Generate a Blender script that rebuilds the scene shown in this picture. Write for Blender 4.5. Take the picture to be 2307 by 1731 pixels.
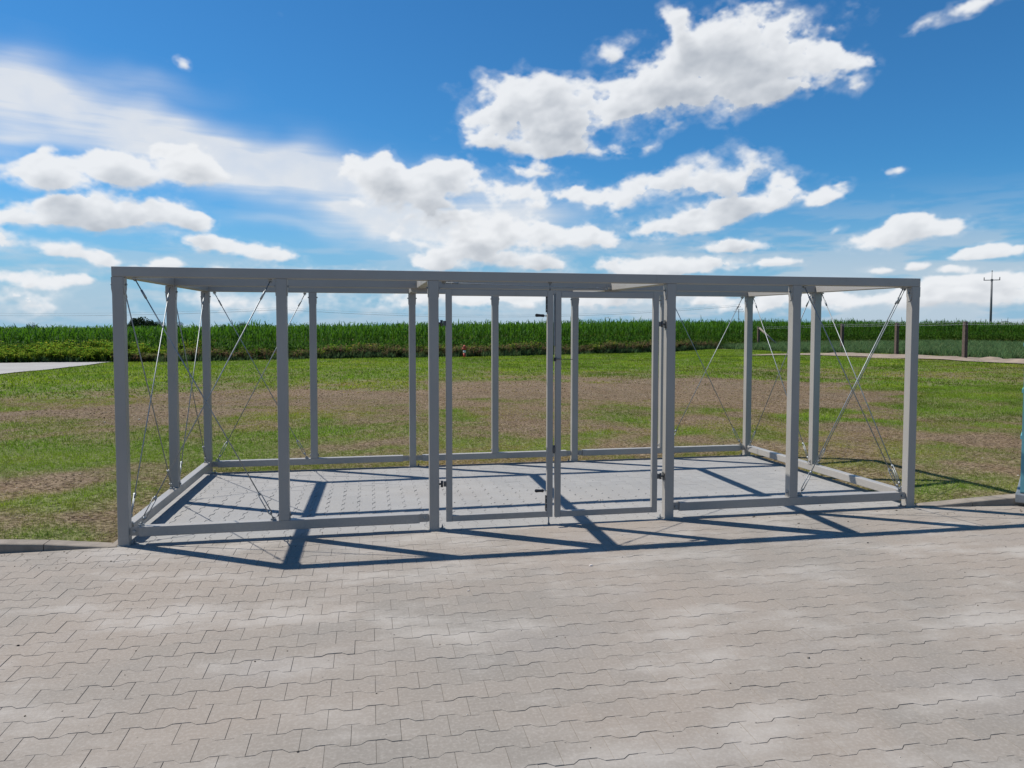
import bpy, math, random
import numpy as np
from mathutils import Vector, Matrix

for o in list(bpy.data.objects):
    bpy.data.objects.remove(o)
SC = bpy.context.scene
COL = SC.collection
rng = np.random.default_rng(7)
random.seed(7)
R = math.radians

# ------------------------------------------------------------------ camera
CAMP = Vector((1.870, -6.0226, 1.6575))
yaw, pit, rol = R(10.8147), R(-2.7158), R(0.0678)
F = Vector((math.sin(yaw)*math.cos(pit), math.cos(yaw)*math.cos(pit), math.sin(pit)))
RT = Vector((math.cos(yaw), -math.sin(yaw), 0)); UP = RT.cross(F)
r2 = RT*math.cos(rol)+UP*math.sin(rol); u2 = UP*math.cos(rol)-RT*math.sin(rol)
cam = bpy.data.cameras.new('camera'); cam_o = bpy.data.objects.new('camera', cam); COL.objects.link(cam_o)
cam_o.matrix_world = Matrix(((r2.x, u2.x, -F.x, CAMP.x), (r2.y, u2.y, -F.y, CAMP.y), (r2.z, u2.z, -F.z, CAMP.z), (0, 0, 0, 1)))
cam.sensor_width = 36; cam.lens = 36*1686.3/2307; cam.shift_y = -(865.5-816.2)/2307
cam.clip_start = .05; cam.clip_end = 6000
SC.camera = cam_o

# ------------------------------------------------------------------ sun, exposure
SUN_TRAVEL = Vector((1.303, -0.80, -2.1)).normalized()
SUN_EL = math.asin(-SUN_TRAVEL.z); SUN_AZ = math.atan2(-SUN_TRAVEL.x, -SUN_TRAVEL.y)
sun = bpy.data.lights.new('sun', 'SUN'); sun.energy = 5.0; sun.angle = R(.53); sun.color = (1.0, .945, .87)
sun_o = bpy.data.objects.new('sun', sun); COL.objects.link(sun_o)
sun_o.rotation_euler = SUN_TRAVEL.to_track_quat('-Z', 'Y').to_euler(); sun_o.location = (-30, 20, 50)
SC.view_settings.view_transform = 'Standard'; SC.view_settings.look = 'None'
SC.view_settings.gamma = 1; SC.view_settings.use_curve_mapping = False
SC.view_settings.exposure = .27

# ------------------------------------------------------------------ sky: Nishita + cloud layer computed on azimuth/elevation
CLIST = [(27.5,17.94,5.57,2.2,12,1.1),(23.39,20.91,0.86,1.58,10,0.8),(25.23,19.01,3.53,1.75,20,1),(30.29,19.98,1.83,1.96,25,0.8),(32.16,17.76,2.67,1.43,10,0.8),(23.28,17.04,2.79,1.28,5,1),(28.79,16.63,3.7,1.04,8,0.9),(18.7,19.47,1.77,0.66,20,0.85),(14.42,15.33,4.83,2.08,5,1.15),(11.28,15.52,2.79,1.9,0,0.9),(18.22,15.88,3.4,1.72,-5,1),(9.18,16.62,0.91,1.19,20,0.6),(13.73,13.24,3.82,0.85,-5,0.9),(8.66,14.05,1.22,1.03,0,0.7),(12.69,11.43,2.27,0.73,0,0.65),(22.15,13.82,1.34,0.45,30,0.5),(0.87,11.03,2.33,1.63,0,1.2),(2.75,10.42,2.07,1.39,0,1),(6.56,10.56,2.97,1.4,0,1.1),(4.29,9.52,4.19,1.0,0,0.7),(11.29,9.76,4.2,1.14,5,0.62),(8.83,7.02,5.27,1.51,0,0.8),(13.75,6.85,3.84,0.89,-8,0.75),(5.32,5.09,2.45,0.9,0,0.95),(12.35,4.95,3.16,0.69,0,0.95),(9.18,5.64,3.87,0.9,0,0.65),(17.23,9.7,3.1,0.74,12,0.8),(22.35,10.57,3.98,1.37,15,1.05),(26.32,10.72,3.2,1.09,20,0.85),(27.92,11.91,1.14,1.26,60,0.7),(30.46,10.49,1.6,0.63,5,0.8),(25.71,8.24,4.8,1.05,14,1.05),(22.72,7.4,2.0,0.47,5,0.9),(29.24,9.12,2.8,1.09,15,0.95),(33.08,9.22,1.25,0.63,20,0.75),(27.37,5.93,2.17,0.53,0,0.95),(37.93,6.14,2.72,0.8,10,1.0),(38.6,6.77,1.36,0.61,0,0.9),(42.75,4.68,1.55,0.53,5,1.0),(44.49,4.8,0.61,0.35,0,0.7),(22.08,4.42,6.28,0.75,0,1.1),(29.94,4.63,1.4,0.3,0,0.7),(42.8,2.84,4.57,0.59,3,0.9),(36.85,3.76,0.9,0.31,0,0.7),(39.08,3.99,0.76,0.37,10,0.8),(41.36,3.7,1.09,0.33,0,0.8),(-21.33,9.4,2.72,0.97,0,1.05),(-17.39,10.16,3.08,1.18,0,1.1),(-13.0,10.55,2.54,1.16,0,1.05),(-19.33,7.03,3.82,1.01,3,1.1),(-16.07,7.56,2.57,1.04,-5,1),(-12.92,7.1,1.49,0.63,-10,0.85),(-22.97,5.09,1.03,0.75,0,1),(-18.59,4.68,2.74,0.67,-12,0.9),(-9.94,5.26,3.46,0.65,-5,1.0),(-7.28,4.98,1.87,0.53,0,0.9),(-20.21,2.86,2.12,0.66,0,0.75),(-13.56,4.26,1.42,0.38,0,0.8),(-22.73,3.01,0.99,0.35,0,0.5),(42.08,19.87,1.74,0.51,10,0.85),(39.5,19.5,1.06,0.27,25,0.4),(-12.58,17.59,0.35,0.26,-30,0.6),(37.69,10.47,0.55,0.24,5,0.5),(33.97,6.71,0.53,0.29,20,0.5),(34.8,16.01,0.58,0.52,20,0.5),(-1.56,3.97,8.98,0.48,0,0.35),(-3.25,1.56,10.32,0.75,0,0.5),(10.59,2.15,9.11,0.84,0,0.6),(21.76,2.3,8.53,0.83,0,0.7),(32.47,1.86,7.21,0.85,0,0.75),(41.01,2.04,5.0,0.67,0,0.85),(-12.72,1.78,9.47,0.71,0,0.35)]
WLIST = [(-24.58,13.65,2.63,1.97,0.8),(-21.71,13.69,2.81,1.9,1),(-19.18,13.21,2.97,1.55,0.9),(-16.51,12.81,3.12,1.45,0.85),(-13.69,12.52,3.57,1.34,0.8),(-10.44,12.05,3.74,1.29,0.8),(-7.03,11.51,3.89,1.32,0.85),(-3.49,10.75,4.02,1.55,0.85),(-0.16,9.4,4.11,1.65,0.8),(2.9,7.97,3.82,1.28,0.75),(-5.13,10.18,6.67,0.97,0.5),(-21.02,11.56,3.94,0.68,0.6),(-15.43,11.3,5.29,0.6,0.35),(-10.17,10.36,5.69,0.81,0.6),(5.68,7.16,5.62,0.89,0.7),(9.88,8.57,4.21,1.36,0.6),(-3.19,7.3,5.41,0.53,0.25),(-16.72,15.8,3.97,0.84,0.25),(-22.64,15.7,1.48,0.79,0.6)]
NA, NE, E0, E1 = 5400, 900, -1.0, 59.0
def noise(fa, fe, seed, na=NA, ne=NE, shear=0.0):
    """smooth value noise; fa cells round the horizon (periodic), fe cells over the elevation span"""
    r = np.random.default_rng(seed)
    g = r.random((fe+3, fa), dtype=np.float32)
    y = np.linspace(0, fe, ne, dtype=np.float32); yi = np.minimum(y.astype(int), fe-1); t = y-yi
    def w(t):
        t = t.astype(np.float32)
        return ((1-t)**3/6, (3*t**3-6*t**2+4)/6, (-3*t**3+3*t**2+3*t+1)/6, t**3/6)
    wy = w(t); gy = sum(wy[k][:, None]*g[yi+k] for k in range(4))
    x = np.arange(na, dtype=np.float32)*fa/na; xi = x.astype(int); t = x-xi; wx = w(t)
    return sum(wx[k][None]*gy[:, (xi+k) % fa] for k in range(4))
def fbm(fa, fe, octs, seed, gain=.5, ridge=False):
    s = 0; a = 1; tot = 0
    for k in range(octs):
        n = noise(fa*2**k, fe*2**k, seed+k)
        n = np.clip((n-.5)*1.9+.5, 0, 1)
        if ridge: n = 1-np.abs(2*n-1)
        s = s+a*n; tot += a; a *= gain
    return s/tot
def sstep(a, b, x):
    t = np.clip((x-a)/(b-a), 0, 1); return t*t*(3-2*t)
def cloud_map():
    az = (np.arange(NA, dtype=np.float32)/NA*360-180)[None]; el = np.linspace(E0, E1, NE, dtype=np.float32)[:, None]
    f1 = fbm(240, 60, 6, 11, .50); soft = fbm(60, 16, 2, 171); blob = fbm(190, 52, 3, 181, .5, ridge=True); blob = 1-blob; wob = fbm(100, 26, 3, 31)-.5; wob2 = fbm(100, 26, 3, 41)-.5
    bil = fbm(150, 40, 5, 61, .55, ridge=True); fine = fbm(900, 220, 3, 71, .6)
    B = np.full((NE, NA), -1.0, np.float32)
    def cols(a0, a1):
        return slice(max(0, int((a0+180)/360*NA)), min(NA, int((a1+180)/360*NA)+1))
    def rows(e0, e1):
        return slice(max(0, int((e0-E0)/(E1-E0)*NE)), min(NE, int((e1-E0)/(E1-E0)*NE)+1))
    for (u, v, ru, rv, ro, a) in CLIST:
        ex = max(ru, rv)*2.2+1; ey = max(rv, ru*abs(math.sin(R(ro))))*2.2+1
        cs, rs = cols(u-ex, u+ex), rows(v-ey, v+ey)
        k = 1.0/math.cos(R(v))
        dx = (az[:, cs]-u)+wob[rs, cs]*min(2.6, .7*ru+.3); dy = (el[rs]-v)+wob2[rs, cs]*min(1.8, .8*rv+.2)
        c, s = math.cos(R(ro)), math.sin(R(ro))
        p = dx*c/k+dy*s; q = -dx*s/k+dy*c
        ruu = ru/k
        q = np.where(q < 0, q*1.3, q)
        b = a*(1-((p/ruu)**2+(q/rv)**2)**.75*.62)
        cur = B[rs, cs]
        hi = np.maximum(cur, b); lo = np.minimum(cur, b)
        B[rs, cs] = hi+np.clip(lo, 0, 1)*.22
    # the rest of the sky, outside the list: scattered clouds of the same kind
    far = sstep(38, 46, np.abs(az-10.8))
    f0 = fbm(26, 12, 4, 91, .5)
    gen = (f0-.62)*4.0+sstep(20, 2, el)*.34-sstep(16, 34, el)*.6
    B = (B+.10)*(1-far)+far*gen
    D = B+(f1-.5)*1.25+(.42-blob)*.55+(bil-.6)*.42
    sw = .17+.60*np.clip((soft-.33)*2.2, 0, 1)**1.4+.22*sstep(.02, .35, np.vstack([np.clip(D-.22, 0, 2)[14:], np.zeros((14, NA), np.float32)]))*(np.clip(D-.22, 0, 2) < .45)
    D2 = D+(fine-.5)*.35*np.clip(sw*2.2, .2, 1)
    thick = np.clip(D-.22, 0, 3)
    alpha = np.clip((D2-.20)/(sw+.16), 0, 1); alpha = alpha*alpha*(3-2*alpha)
    halo = sstep(-.30, .30, D+(f1-.5)*.5)*np.clip((fine*.5+blob*.5-.30)*1.5, 0, 1)*.42
    alpha = 1-(1-alpha)*(1-halo*(1-far))
    Hf = np.sqrt(np.clip(D-.15, 0, 1.6))*1.0+(.5-blob)*.42+(f1-.5)*.5
    for _ in range(3):
        Hf[1:-1] = (Hf[:-2]+2*Hf[1:-1]+Hf[2:])/4; Hf = (np.roll(Hf, 1, 1)+2*Hf+np.roll(Hf, -1, 1))/4
    gy_, gx_ = np.gradient(Hf); lit = np.clip(-(gy_*.86-gx_*.5)*9.0, -1, 1)
    # light from the upper left: integrate thickness toward the sun side
    occ = 0
    for k in (4, 9, 16, 26, 38):
        sh = np.roll(thick, k//2, axis=1); sh = np.vstack([sh[k:], np.zeros((k, NA), np.float32)])
        occ = occ+np.clip(sh, 0, 1.1)*.2
    br = 1.02-.47*sstep(.12, .95, occ)*(.55+.9*(f1-.2))-.08*sstep(.3, 1.2, thick)
    br = br+.17*lit
    # low hazy bank above the horizon
    st = fbm(110, 110, 5, 131, .55)
    band = sstep(10.5, 2.5, el)*sstep(.42, .68, st+sstep(7, 0, el)*.12)*(.30+.22*sstep(0, 25, az))
    # cirrus
    Wm = np.zeros((NE, NA), np.float32)
    for (u, v, ru, rv, a) in WLIST:
        a = a*(1.0+.45*float(np.clip((u+22)/12, 0, 1)))
        ex, ey = ru*2.6, rv*2.6; cs, rs = cols(u-ex, u+ex), rows(v-ey, v+ey)
        dx = (az[:, cs]-u)+wob[rs, cs]*2.5; dy = (el[rs]-v)+wob2[rs, cs]*2.2
        Wm[rs, cs] = np.maximum(Wm[rs, cs], a*1.1*np.exp(-((dx/ru)**2+(dy/rv)**2)*.80)) + np.minimum(Wm[rs, cs], a*1.1*np.exp(-((dx/ru)**2+(dy/rv)**2)*.80))*.3
    fib = .6*fbm(40, 120, 6, 151, .62)+.4*fbm(16, 60, 4, 161, .6)
    # shear the fibres so that they fall to the right
    sh = (np.arange(NA)[None]*0+np.arange(NE)[:, None]*2.6).astype(int)
    fib = fib[np.arange(NE)[:, None], (np.arange(NA)[None]+sh) % NA]
    wa = np.clip(Wm*(.34+1.35*np.clip(fib-.08, 0, 1)), 0, .92)
    wa = wa*(.86+.28*(f1-.3))
    thin = np.clip(wa, 0, .9)
    rest = 1-(1-band)*(1-thin)
    a_all = 1-(1-alpha*.97)*(1-rest)
    bmix = (alpha*np.clip(br, .35, 1)+(1-alpha)*(1-(1-band)*(1-thin)*1.0-band*.26*(1-thin))*.88)/np.maximum(alpha+(1-alpha)*rest, 1e-3)
    return np.clip(a_all, 0, 1), np.clip(bmix, 0, 1)
A_, B_ = cloud_map()
SKY_TINT = (.37, 1.04, 1.56, 1)
img = bpy.data.images.new('cloud_layer', NA, NE, alpha=False, float_buffer=False)
img.colorspace_settings.name = 'Non-Color'
buf = np.ones((NE, NA, 4), np.float32); buf[..., 0] = A_; buf[..., 1] = B_; buf[..., 2] = 0
img.pixels.foreach_set(buf.ravel()); img.update(); img.pack()
world = bpy.data.worlds.new('World'); SC.world = world; world.use_nodes = True
nt = world.node_tree; nt.nodes.clear(); N = nt.nodes.new; LK = nt.links.new
def wm(op, a, b=None, clamp=False):
    n = N('ShaderNodeMath'); n.operation = op; n.use_clamp = clamp
    for i, v in enumerate((a, b)):
        if v is None: continue
        if isinstance(v, (int, float)): n.inputs[i].default_value = v
        else: LK(v, n.inputs[i])
    return n.outputs[0]
sky = N('ShaderNodeTexSky'); sky.sky_type = 'NISHITA'; sky.sun_disc = False
sky.sun_elevation = SUN_EL; sky.sun_rotation = SUN_AZ % (2*math.pi)
sky.altitude = 100; sky.air_density = 1.0; sky.dust_density = .2; sky.ozone_density = 1.2
tc = N('ShaderNodeTexCoord'); sp = N('ShaderNodeSeparateXYZ'); LK(tc.outputs['Generated'], sp.inputs[0])
azn = wm('ARCTAN2', sp.outputs[0], sp.outputs[1]); eln = wm('ARCSINE', sp.outputs[2])
un = wm('ADD', wm('DIVIDE', azn, 2*math.pi), .5)
vn = wm('DIVIDE', wm('SUBTRACT', eln, R(E0)), R(E1-E0))
cb = N('ShaderNodeCombineXYZ'); LK(un, cb.inputs[0]); LK(vn, cb.inputs[1])
im = N('ShaderNodeTexImage'); im.image = img; im.extension = 'EXTEND'; im.interpolation = 'Linear'; LK(cb.outputs[0], im.inputs[0])
sc_ = N('ShaderNodeSeparateColor'); LK(im.outputs[0], sc_.inputs[0])
topfade = wm('SUBTRACT', 1.0, wm('MULTIPLY', wm('SUBTRACT', vn, .86), 8.0, True), True)
al = wm('MULTIPLY', sc_.outputs[0], topfade, True)
cc = N('ShaderNodeMix'); cc.data_type = 'RGBA'; LK(sc_.outputs[1], cc.inputs[0])
cc.inputs[6].default_value = (3.6, 4.3, 5.3, 1); cc.inputs[7].default_value = (12.2, 12.5, 12.9, 1)
tint = N('ShaderNodeMix'); tint.data_type = 'RGBA'; tint.blend_type = 'MULTIPLY'; tint.inputs[0].default_value = 1
LK(sky.outputs[0], tint.inputs[6]); tint.inputs[7].default_value = SKY_TINT
hz = N('ShaderNodeMapRange'); hz.interpolation_type = 'SMOOTHERSTEP'; LK(eln, hz.inputs[0])
for i_, v_ in zip((1, 2, 3, 4), (R(-2), R(12), .93, 0.0)): hz.inputs[i_].default_value = v_
hm = N('ShaderNodeMix'); hm.data_type = 'RGBA'; LK(hz.outputs[0], hm.inputs[0]); LK(tint.outputs[2], hm.inputs[6]); hm.inputs[7].default_value = (4.4, 7.2, 9.9, 1)
mx = N('ShaderNodeMix'); mx.data_type = 'RGBA'; LK(al, mx.inputs[0]); LK(hm.outputs[2], mx.inputs[6]); LK(cc.outputs[2], mx.inputs[7])
bg = N('ShaderNodeBackground'); bg.inputs[1].default_value = .058; LK(mx.outputs[2], bg.inputs[0])
wo = N('ShaderNodeOutputWorld'); LK(bg.outputs[0], wo.inputs[0])
world.cycles.sampling_method = 'MANUAL'; world.cycles.sample_map_resolution = 1024


# ------------------------------------------------------------------ helpers
def link(name, me, mat=None, parent=None, loc=None):
    o = bpy.data.objects.new(name, me); COL.objects.link(o)
    if mat is not None and me is not None and not me.materials: me.materials.append(mat)
    if parent is not None: o.parent = parent
    if loc is not None: o.location = loc
    return o
def tag(o, label=None, cat=None, group=None, kind=None):
    for k, v in (('label', label), ('category', cat), ('group', group), ('kind', kind)):
        if v: o[k] = v
    return o
def thing(name, loc, label, cat, group=None, rz=0):
    o = bpy.data.objects.new(name, None); COL.objects.link(o); o.location = loc; o.rotation_euler = (0, 0, rz)
    o.empty_display_size = .2
    return tag(o, label, cat, group)
class MB:
    """collects shapes, builds one mesh object"""
    def __init__(s): s.v = []; s.f = []; s.sm = []
    def add(s, v, f, smooth=False):
        n = len(s.v); s.v += [tuple(p) for p in v]; s.f += [tuple(i+n for i in q) for q in f]; s.sm += [smooth]*len(f)
    def box(s, a, b, bev=0.0):
        """box from corner a to corner b, vertical/longitudinal edges softened by bev"""
        (x0, y0, z0), (x1, y1, z1) = a, b
        if bev <= 0:
            v = [(x, y, z) for z in (z0, z1) for y in (y0, y1) for x in (x0, x1)]
            s.add(v, [(0, 2, 3, 1), (4, 5, 7, 6), (0, 1, 5, 4), (2, 6, 7, 3), (0, 4, 6, 2), (1, 3, 7, 5)]); return
        c = [(x0+x1)/2, (y0+y1)/2, (z0+z1)/2]; h = [(x1-x0)/2, (y1-y0)/2, (z1-z0)/2]; L = h.index(max(h))
        A, B = [i for i in range(3) if i != L]
        ring = []
        ha, hb = h[A], h[B]
        for sa, sb in ((1, 1), (-1, 1), (-1, -1), (1, -1)):
            for k in range(3):
                t = k/2*math.pi/2
                ca, cb_ = math.cos(t), math.sin(t)
                if sa*sb < 0: ca, cb_ = cb_, ca
                ring.append((sa*(ha-bev+bev*ca), sb*(hb-bev+bev*cb_)))
        v = []
        for sl in (-1, 1):
            for (p, q) in ring:
                w = [0, 0, 0]; w[L] = c[L]+sl*h[L]; w[A] = c[A]+p; w[B] = c[B]+q; v.append(tuple(w))
        n = len(ring)
        f = [(i, (i+1) % n, n+(i+1) % n, n+i) for i in range(n)]+[tuple(range(n))[::-1], tuple(range(n, 2*n))]
        if L == 1: f = [q[::-1] for q in f]
        s.add(v, f)
    def tube(s, pts, r, n=8, r2=None, caps=True):
        pts = [Vector(p) for p in pts]; base = len(s.v); m = len(pts)
        for i, p in enumerate(pts):
            t = (pts[min(i+1, m-1)]-pts[max(i-1, 0)]).normalized()
            a = Vector((0, 0, 1)) if abs(t.z) < .9 else Vector((1, 0, 0))
            u = t.cross(a).normalized(); w = t.cross(u)
            rr = r if r2 is None else r+(r2-r)*i/(m-1)
            for k in range(n):
                q = p+(u*math.cos(2*math.pi*k/n)+w*math.sin(2*math.pi*k/n))*rr
                s.v.append(tuple(q))
        for i in range(m-1):
            for k in range(n):
                s.f.append((base+i*n+k, base+i*n+(k+1) % n, base+(i+1)*n+(k+1) % n, base+(i+1)*n+k)); s.sm.append(True)
        if caps:
            s.f.append(tuple(base+k for k in range(n))[::-1]); s.sm.append(False)
            s.f.append(tuple(base+(m-1)*n+k for k in range(n))); s.sm.append(False)
    def plate(s, outline, y0, y1, axis='y'):
        """outline of (a, z) points extruded along axis"""
        n = len(outline); v = []
        for y in (y0, y1):
            for a, z in outline:
                v.append((a, y, z) if axis == 'y' else (y, a, z))
        f = [(i, (i+1) % n, n+(i+1) % n, n+i) for i in range(n)]+[tuple(range(n))[::-1], tuple(range(n, 2*n))]
        s.add(v, f)
    def mesh(s, name):
        me = bpy.data.meshes.new(name); me.from_pydata(s.v, [], s.f)
        me.polygons.foreach_set('use_smooth', s.sm); me.update(); return me
    def build(s, name, mat, parent=None, loc=None):
        return link(name, s.mesh(name), mat, parent, loc)
def np_mesh(name, verts, faces, color=None, smooth=False):
    """verts (n,3), faces (m,3|4) int arrays; optional per-vertex colour"""
    verts = np.asarray(verts, np.float32); faces = np.asarray(faces, np.int32)
    me = bpy.data.meshes.new(name); k = faces.shape[1]
    me.vertices.add(len(verts)); me.vertices.foreach_set('co', verts.ravel())
    me.loops.add(faces.size); me.loops.foreach_set('vertex_index', faces.ravel())
    me.polygons.add(len(faces)); me.polygons.foreach_set('loop_start', np.arange(0, faces.size, k, dtype=np.int32))
    if smooth: me.polygons.foreach_set('use_smooth', np.ones(len(faces), bool))
    me.update(calc_edges=True)
    if color is not None:
        at = me.color_attributes.new('col', 'FLOAT_COLOR', 'POINT')
        c = np.ones((len(verts), 4), np.float32); c[:, :3] = color; at.data.foreach_set('color', c.ravel())
    return me

# ------------------------------------------------------------------ materials
class Mat:
    def __init__(s, name):
        s.m = bpy.data.materials.new(name); s.m.use_nodes = True; s.t = s.m.node_tree
        s.b = s.t.nodes['Principled BSDF']; s.out = s.t.nodes['Material Output']
    def n(s, typ, **kw):
        nd = s.t.nodes.new(typ)
        for k, v in kw.items():
            if isinstance(k, str) and hasattr(nd, k): setattr(nd, k, v)
        return nd
    def l(s, a, b): s.t.links.new(a, b)
    def pos(s):
        if not hasattr(s, '_p'): s._p = s.n('ShaderNodeNewGeometry').outputs['Position']
        return s._p
    def scale(s, vec):
        nd = s.n('ShaderNodeMapping'); nd.inputs['Scale'].default_value = vec; s.l(s.pos(), nd.inputs[0]); return nd.outputs[0]
    def noise(s, scale, detail=3, rough=.55, vec=None, out=0, dist=0):
        nd = s.n('ShaderNodeTexNoise'); nd.inputs['Scale'].default_value = scale; nd.inputs['Detail'].default_value = detail
        nd.inputs['Roughness'].default_value = rough; nd.inputs['Distortion'].default_value = dist
        s.l(vec if vec is not None else s.pos(), nd.inputs['Vector']); return nd.outputs[out]
    def ramp(s, v, a, b, lo=0.0, hi=1.0):
        nd = s.n('ShaderNodeMapRange'); nd.interpolation_type = 'SMOOTHSTEP'
        for i, x in zip((1, 2, 3, 4), (a, b, lo, hi)): nd.inputs[i].default_value = x
        s.l(v, nd.inputs[0]); return nd.outputs[0]
    def mix(s, f, a, b, blend='MIX'):
        nd = s.n('ShaderNodeMix', data_type='RGBA', blend_type=blend)
        for i, v in ((0, f), (6, a), (7, b)):
            if isinstance(v, (int, float)): nd.inputs[i].default_value = v
            elif isinstance(v, tuple): nd.inputs[i].default_value = (*v, 1)
            else: s.l(v, nd.inputs[i])
        return nd.outputs[2]
    def math(s, op, a, b=None, clamp=False):
        nd = s.n('ShaderNodeMath', operation=op, use_clamp=clamp)
        for i, v in enumerate((a, b)):
            if v is None: continue
            if isinstance(v, (int, float)): nd.inputs[i].default_value = v
            else: s.l(v, nd.inputs[i])
        return nd.outputs[0]
    def col(s, c):
        if isinstance(c, tuple): s.b.inputs['Base Color'].default_value = (*c, 1)
        else: s.l(c, s.b.inputs['Base Color'])
        return s
    def set(s, rough=.8, metal=0.0, spec=.5, trans=0.0):
        s.b.inputs['Roughness'].default_value = rough; s.b.inputs['Metallic'].default_value = metal
        s.b.inputs['Specular IOR Level'].default_value = spec
        if trans: s.b.inputs['Transmission Weight'].default_value = trans
        return s
    def bump(s, h, strength=.3, dist=.01):
        nd = s.n('ShaderNodeBump'); nd.inputs['Strength'].default_value = strength; nd.inputs['Distance'].default_value = dist
        s.l(h, nd.inputs['Height']); s.l(nd.outputs[0], s.b.inputs['Normal']); return s
    def leafy(s, color, trans_col=None, f=.35, gl=.006):
        """thin leaf: diffuse plus translucent"""
        d = s.n('ShaderNodeBsdfDiffuse'); t = s.n('ShaderNodeBsdfTranslucent'); g = s.n('ShaderNodeBsdfGlossy'); g.inputs['Roughness'].default_value = .6
        m1 = s.n('ShaderNodeMixShader'); m1.inputs[0].default_value = f; m2 = s.n('ShaderNodeMixShader'); m2.inputs[0].default_value = gl
        s.l(color, d.inputs[0]); s.l(trans_col if trans_col is not None else color, t.inputs[0])
        s.l(d.outputs[0], m1.inputs[1]); s.l(t.outputs[0], m1.inputs[2]); s.l(m1.outputs[0], m2.inputs[1]); s.l(g.outputs[0], m2.inputs[2])
        s.l(m2.outputs[0], s.out.inputs[0]); return s
    def attr(s, name='col'):
        nd = s.n('ShaderNodeAttribute'); nd.attribute_name = name; return nd.outputs['Color']

def mat_steel_paint():
    s = Mat('grey_powder_coat'); n1 = s.noise(1.7, 4); n2 = s.noise(45, 3)
    c = s.mix(s.ramp(n1, .3, .7), (.285, .270, .246), (.315, .298, .272))
    # dust splashed up on the lowest few centimetres and thin dirt streaks
    sep = s.n('ShaderNodeSeparateXYZ'); s.l(s.pos(), sep.inputs[0])
    low = s.math('MULTIPLY', s.ramp(sep.outputs[2], .22, 0.0), s.ramp(n2, .35, .7))
    c = s.mix(s.math('MULTIPLY', low, .6), c, (.38, .35, .31))
    sc = s.noise(9, 5, .7, vec=s.scale((1, 1, .25))); c = s.mix(s.math('MULTIPLY', s.ramp(sc, .62, .78), .35), c, (.20, .185, .165))
    s.col(c).set(.33, spec=.5)
    s.l(s.ramp(s.noise(5, 4, .6), .3, .7, .28, .46), s.b.inputs['Roughness'])
    s.bump(s.noise(160, 2), .04, .002); return s.m
def mat_simple(name, c, rough=.6, metal=0.0, vary=.15, scale=8, bump=0):
    s = Mat(name); n = s.noise(scale, 4)
    hi = tuple(min(1, x*(1+vary)) for x in c); lo = tuple(x*(1-vary) for x in c)
    s.col(s.mix(s.ramp(n, .3, .7), lo, hi)).set(rough, metal)
    if bump: s.bump(s.noise(scale*6, 4), bump, .01)
    return s.m
def mat_paver(name, warm, single):
    """concrete block: warm = outer yard dusted with sand, else clean grey floor of the shelter"""
    s = Mat(name)
    if single: rnd = s.n('ShaderNodeObjectInfo').outputs['Random']
    else:
        nd = s.n('ShaderNodeAttribute'); nd.attribute_name = 'tone'; rnd = nd.outputs['Fac']
    if warm: a, b, sand, pale = (.206, .189, .165), (.240, .215, .185), (.270, .227, .187), (.382, .356, .322)
    else: a, b, sand, pale = (.243, .241, .234), (.270, .266, .256), (.292, .278, .256), (.350, .347, .338)
    c = s.mix(rnd, a, b)
    big = s.noise(.42, 4, .6, dist=.4); mid = s.noise(1.6, 5, .65); st = s.noise(1.0, 5, .62, vec=s.scale((.55, 2.6, 1)))
    c = s.mix(s.math('MULTIPLY', s.ramp(big, .38, .66), .75), c, sand)
    c = s.mix(s.math('MULTIPLY', s.ramp(s.math('ADD', s.math('MULTIPLY', mid, .5), s.math('MULTIPLY', st, .5)), .47, .66), .72 if warm else .35), c, pale)
    cl = s.noise(.8, 3, .5, vec=s.scale((1, 1.4, 3)))
    c = s.mix(s.math('MULTIPLY', s.ramp(cl, .54, .74), .35), c, (0.249, 0.232, 0.217))
    f1 = s.noise(240, 3, .7); f2 = s.noise(60, 4, .7)
    c = s.mix(s.math('MULTIPLY', s.ramp(f1, .35, .7), .22), c, tuple(x*.62 for x in b))
    c = s.mix(s.math('MULTIPLY', s.ramp(f2, .42, .75), .25), c, tuple(min(1, x*1.25) for x in pale))
    # small dark specks and pores
    vo = s.n('ShaderNodeTexVoronoi'); vo.inputs['Scale'].default_value = 22; s.l(s.pos(), vo.inputs['Vector'])
    wn = s.n('ShaderNodeTexWhiteNoise'); s.l(vo.outputs['Color'], wn.inputs['Vector'])
    spk = s.math('MULTIPLY', s.math('LESS_THAN', vo.outputs['Distance'], .09), s.math('GREATER_THAN', wn.outputs['Value'], .86))
    c = s.mix(s.math('MULTIPLY', spk, .75), c, (.09, .08, .07))
    # a few smudges
    sm = s.noise(2.3, 2, .5, vec=s.scale((1.0, 1.8, 1)))
    c = s.mix(s.math('MULTIPLY', s.ramp(sm, .70, .80), .45), c, (.15, .145, .14))
    s.col(c).set(.88, spec=.3)
    h = s.math('ADD', s.math('MULTIPLY', f2, .7), s.math('MULTIPLY', f1, .5)); s.bump(h, .16, .004); return s.m
def mat_joint(name, warm):
    s = Mat(name); n = s.noise(1.1, 4, .6); n2 = s.noise(28, 3, .7)
    f = s.ramp(s.math('ADD', s.math('MULTIPLY', n, .6), s.math('MULTIPLY', n2, .4)), .34, .47)
    s.col(s.mix(f, (.085, .073, .061), (0.206, 0.189, 0.168) if warm else (0.189, 0.185, 0.181))).set(.95, spec=.2); return s.m

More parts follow.
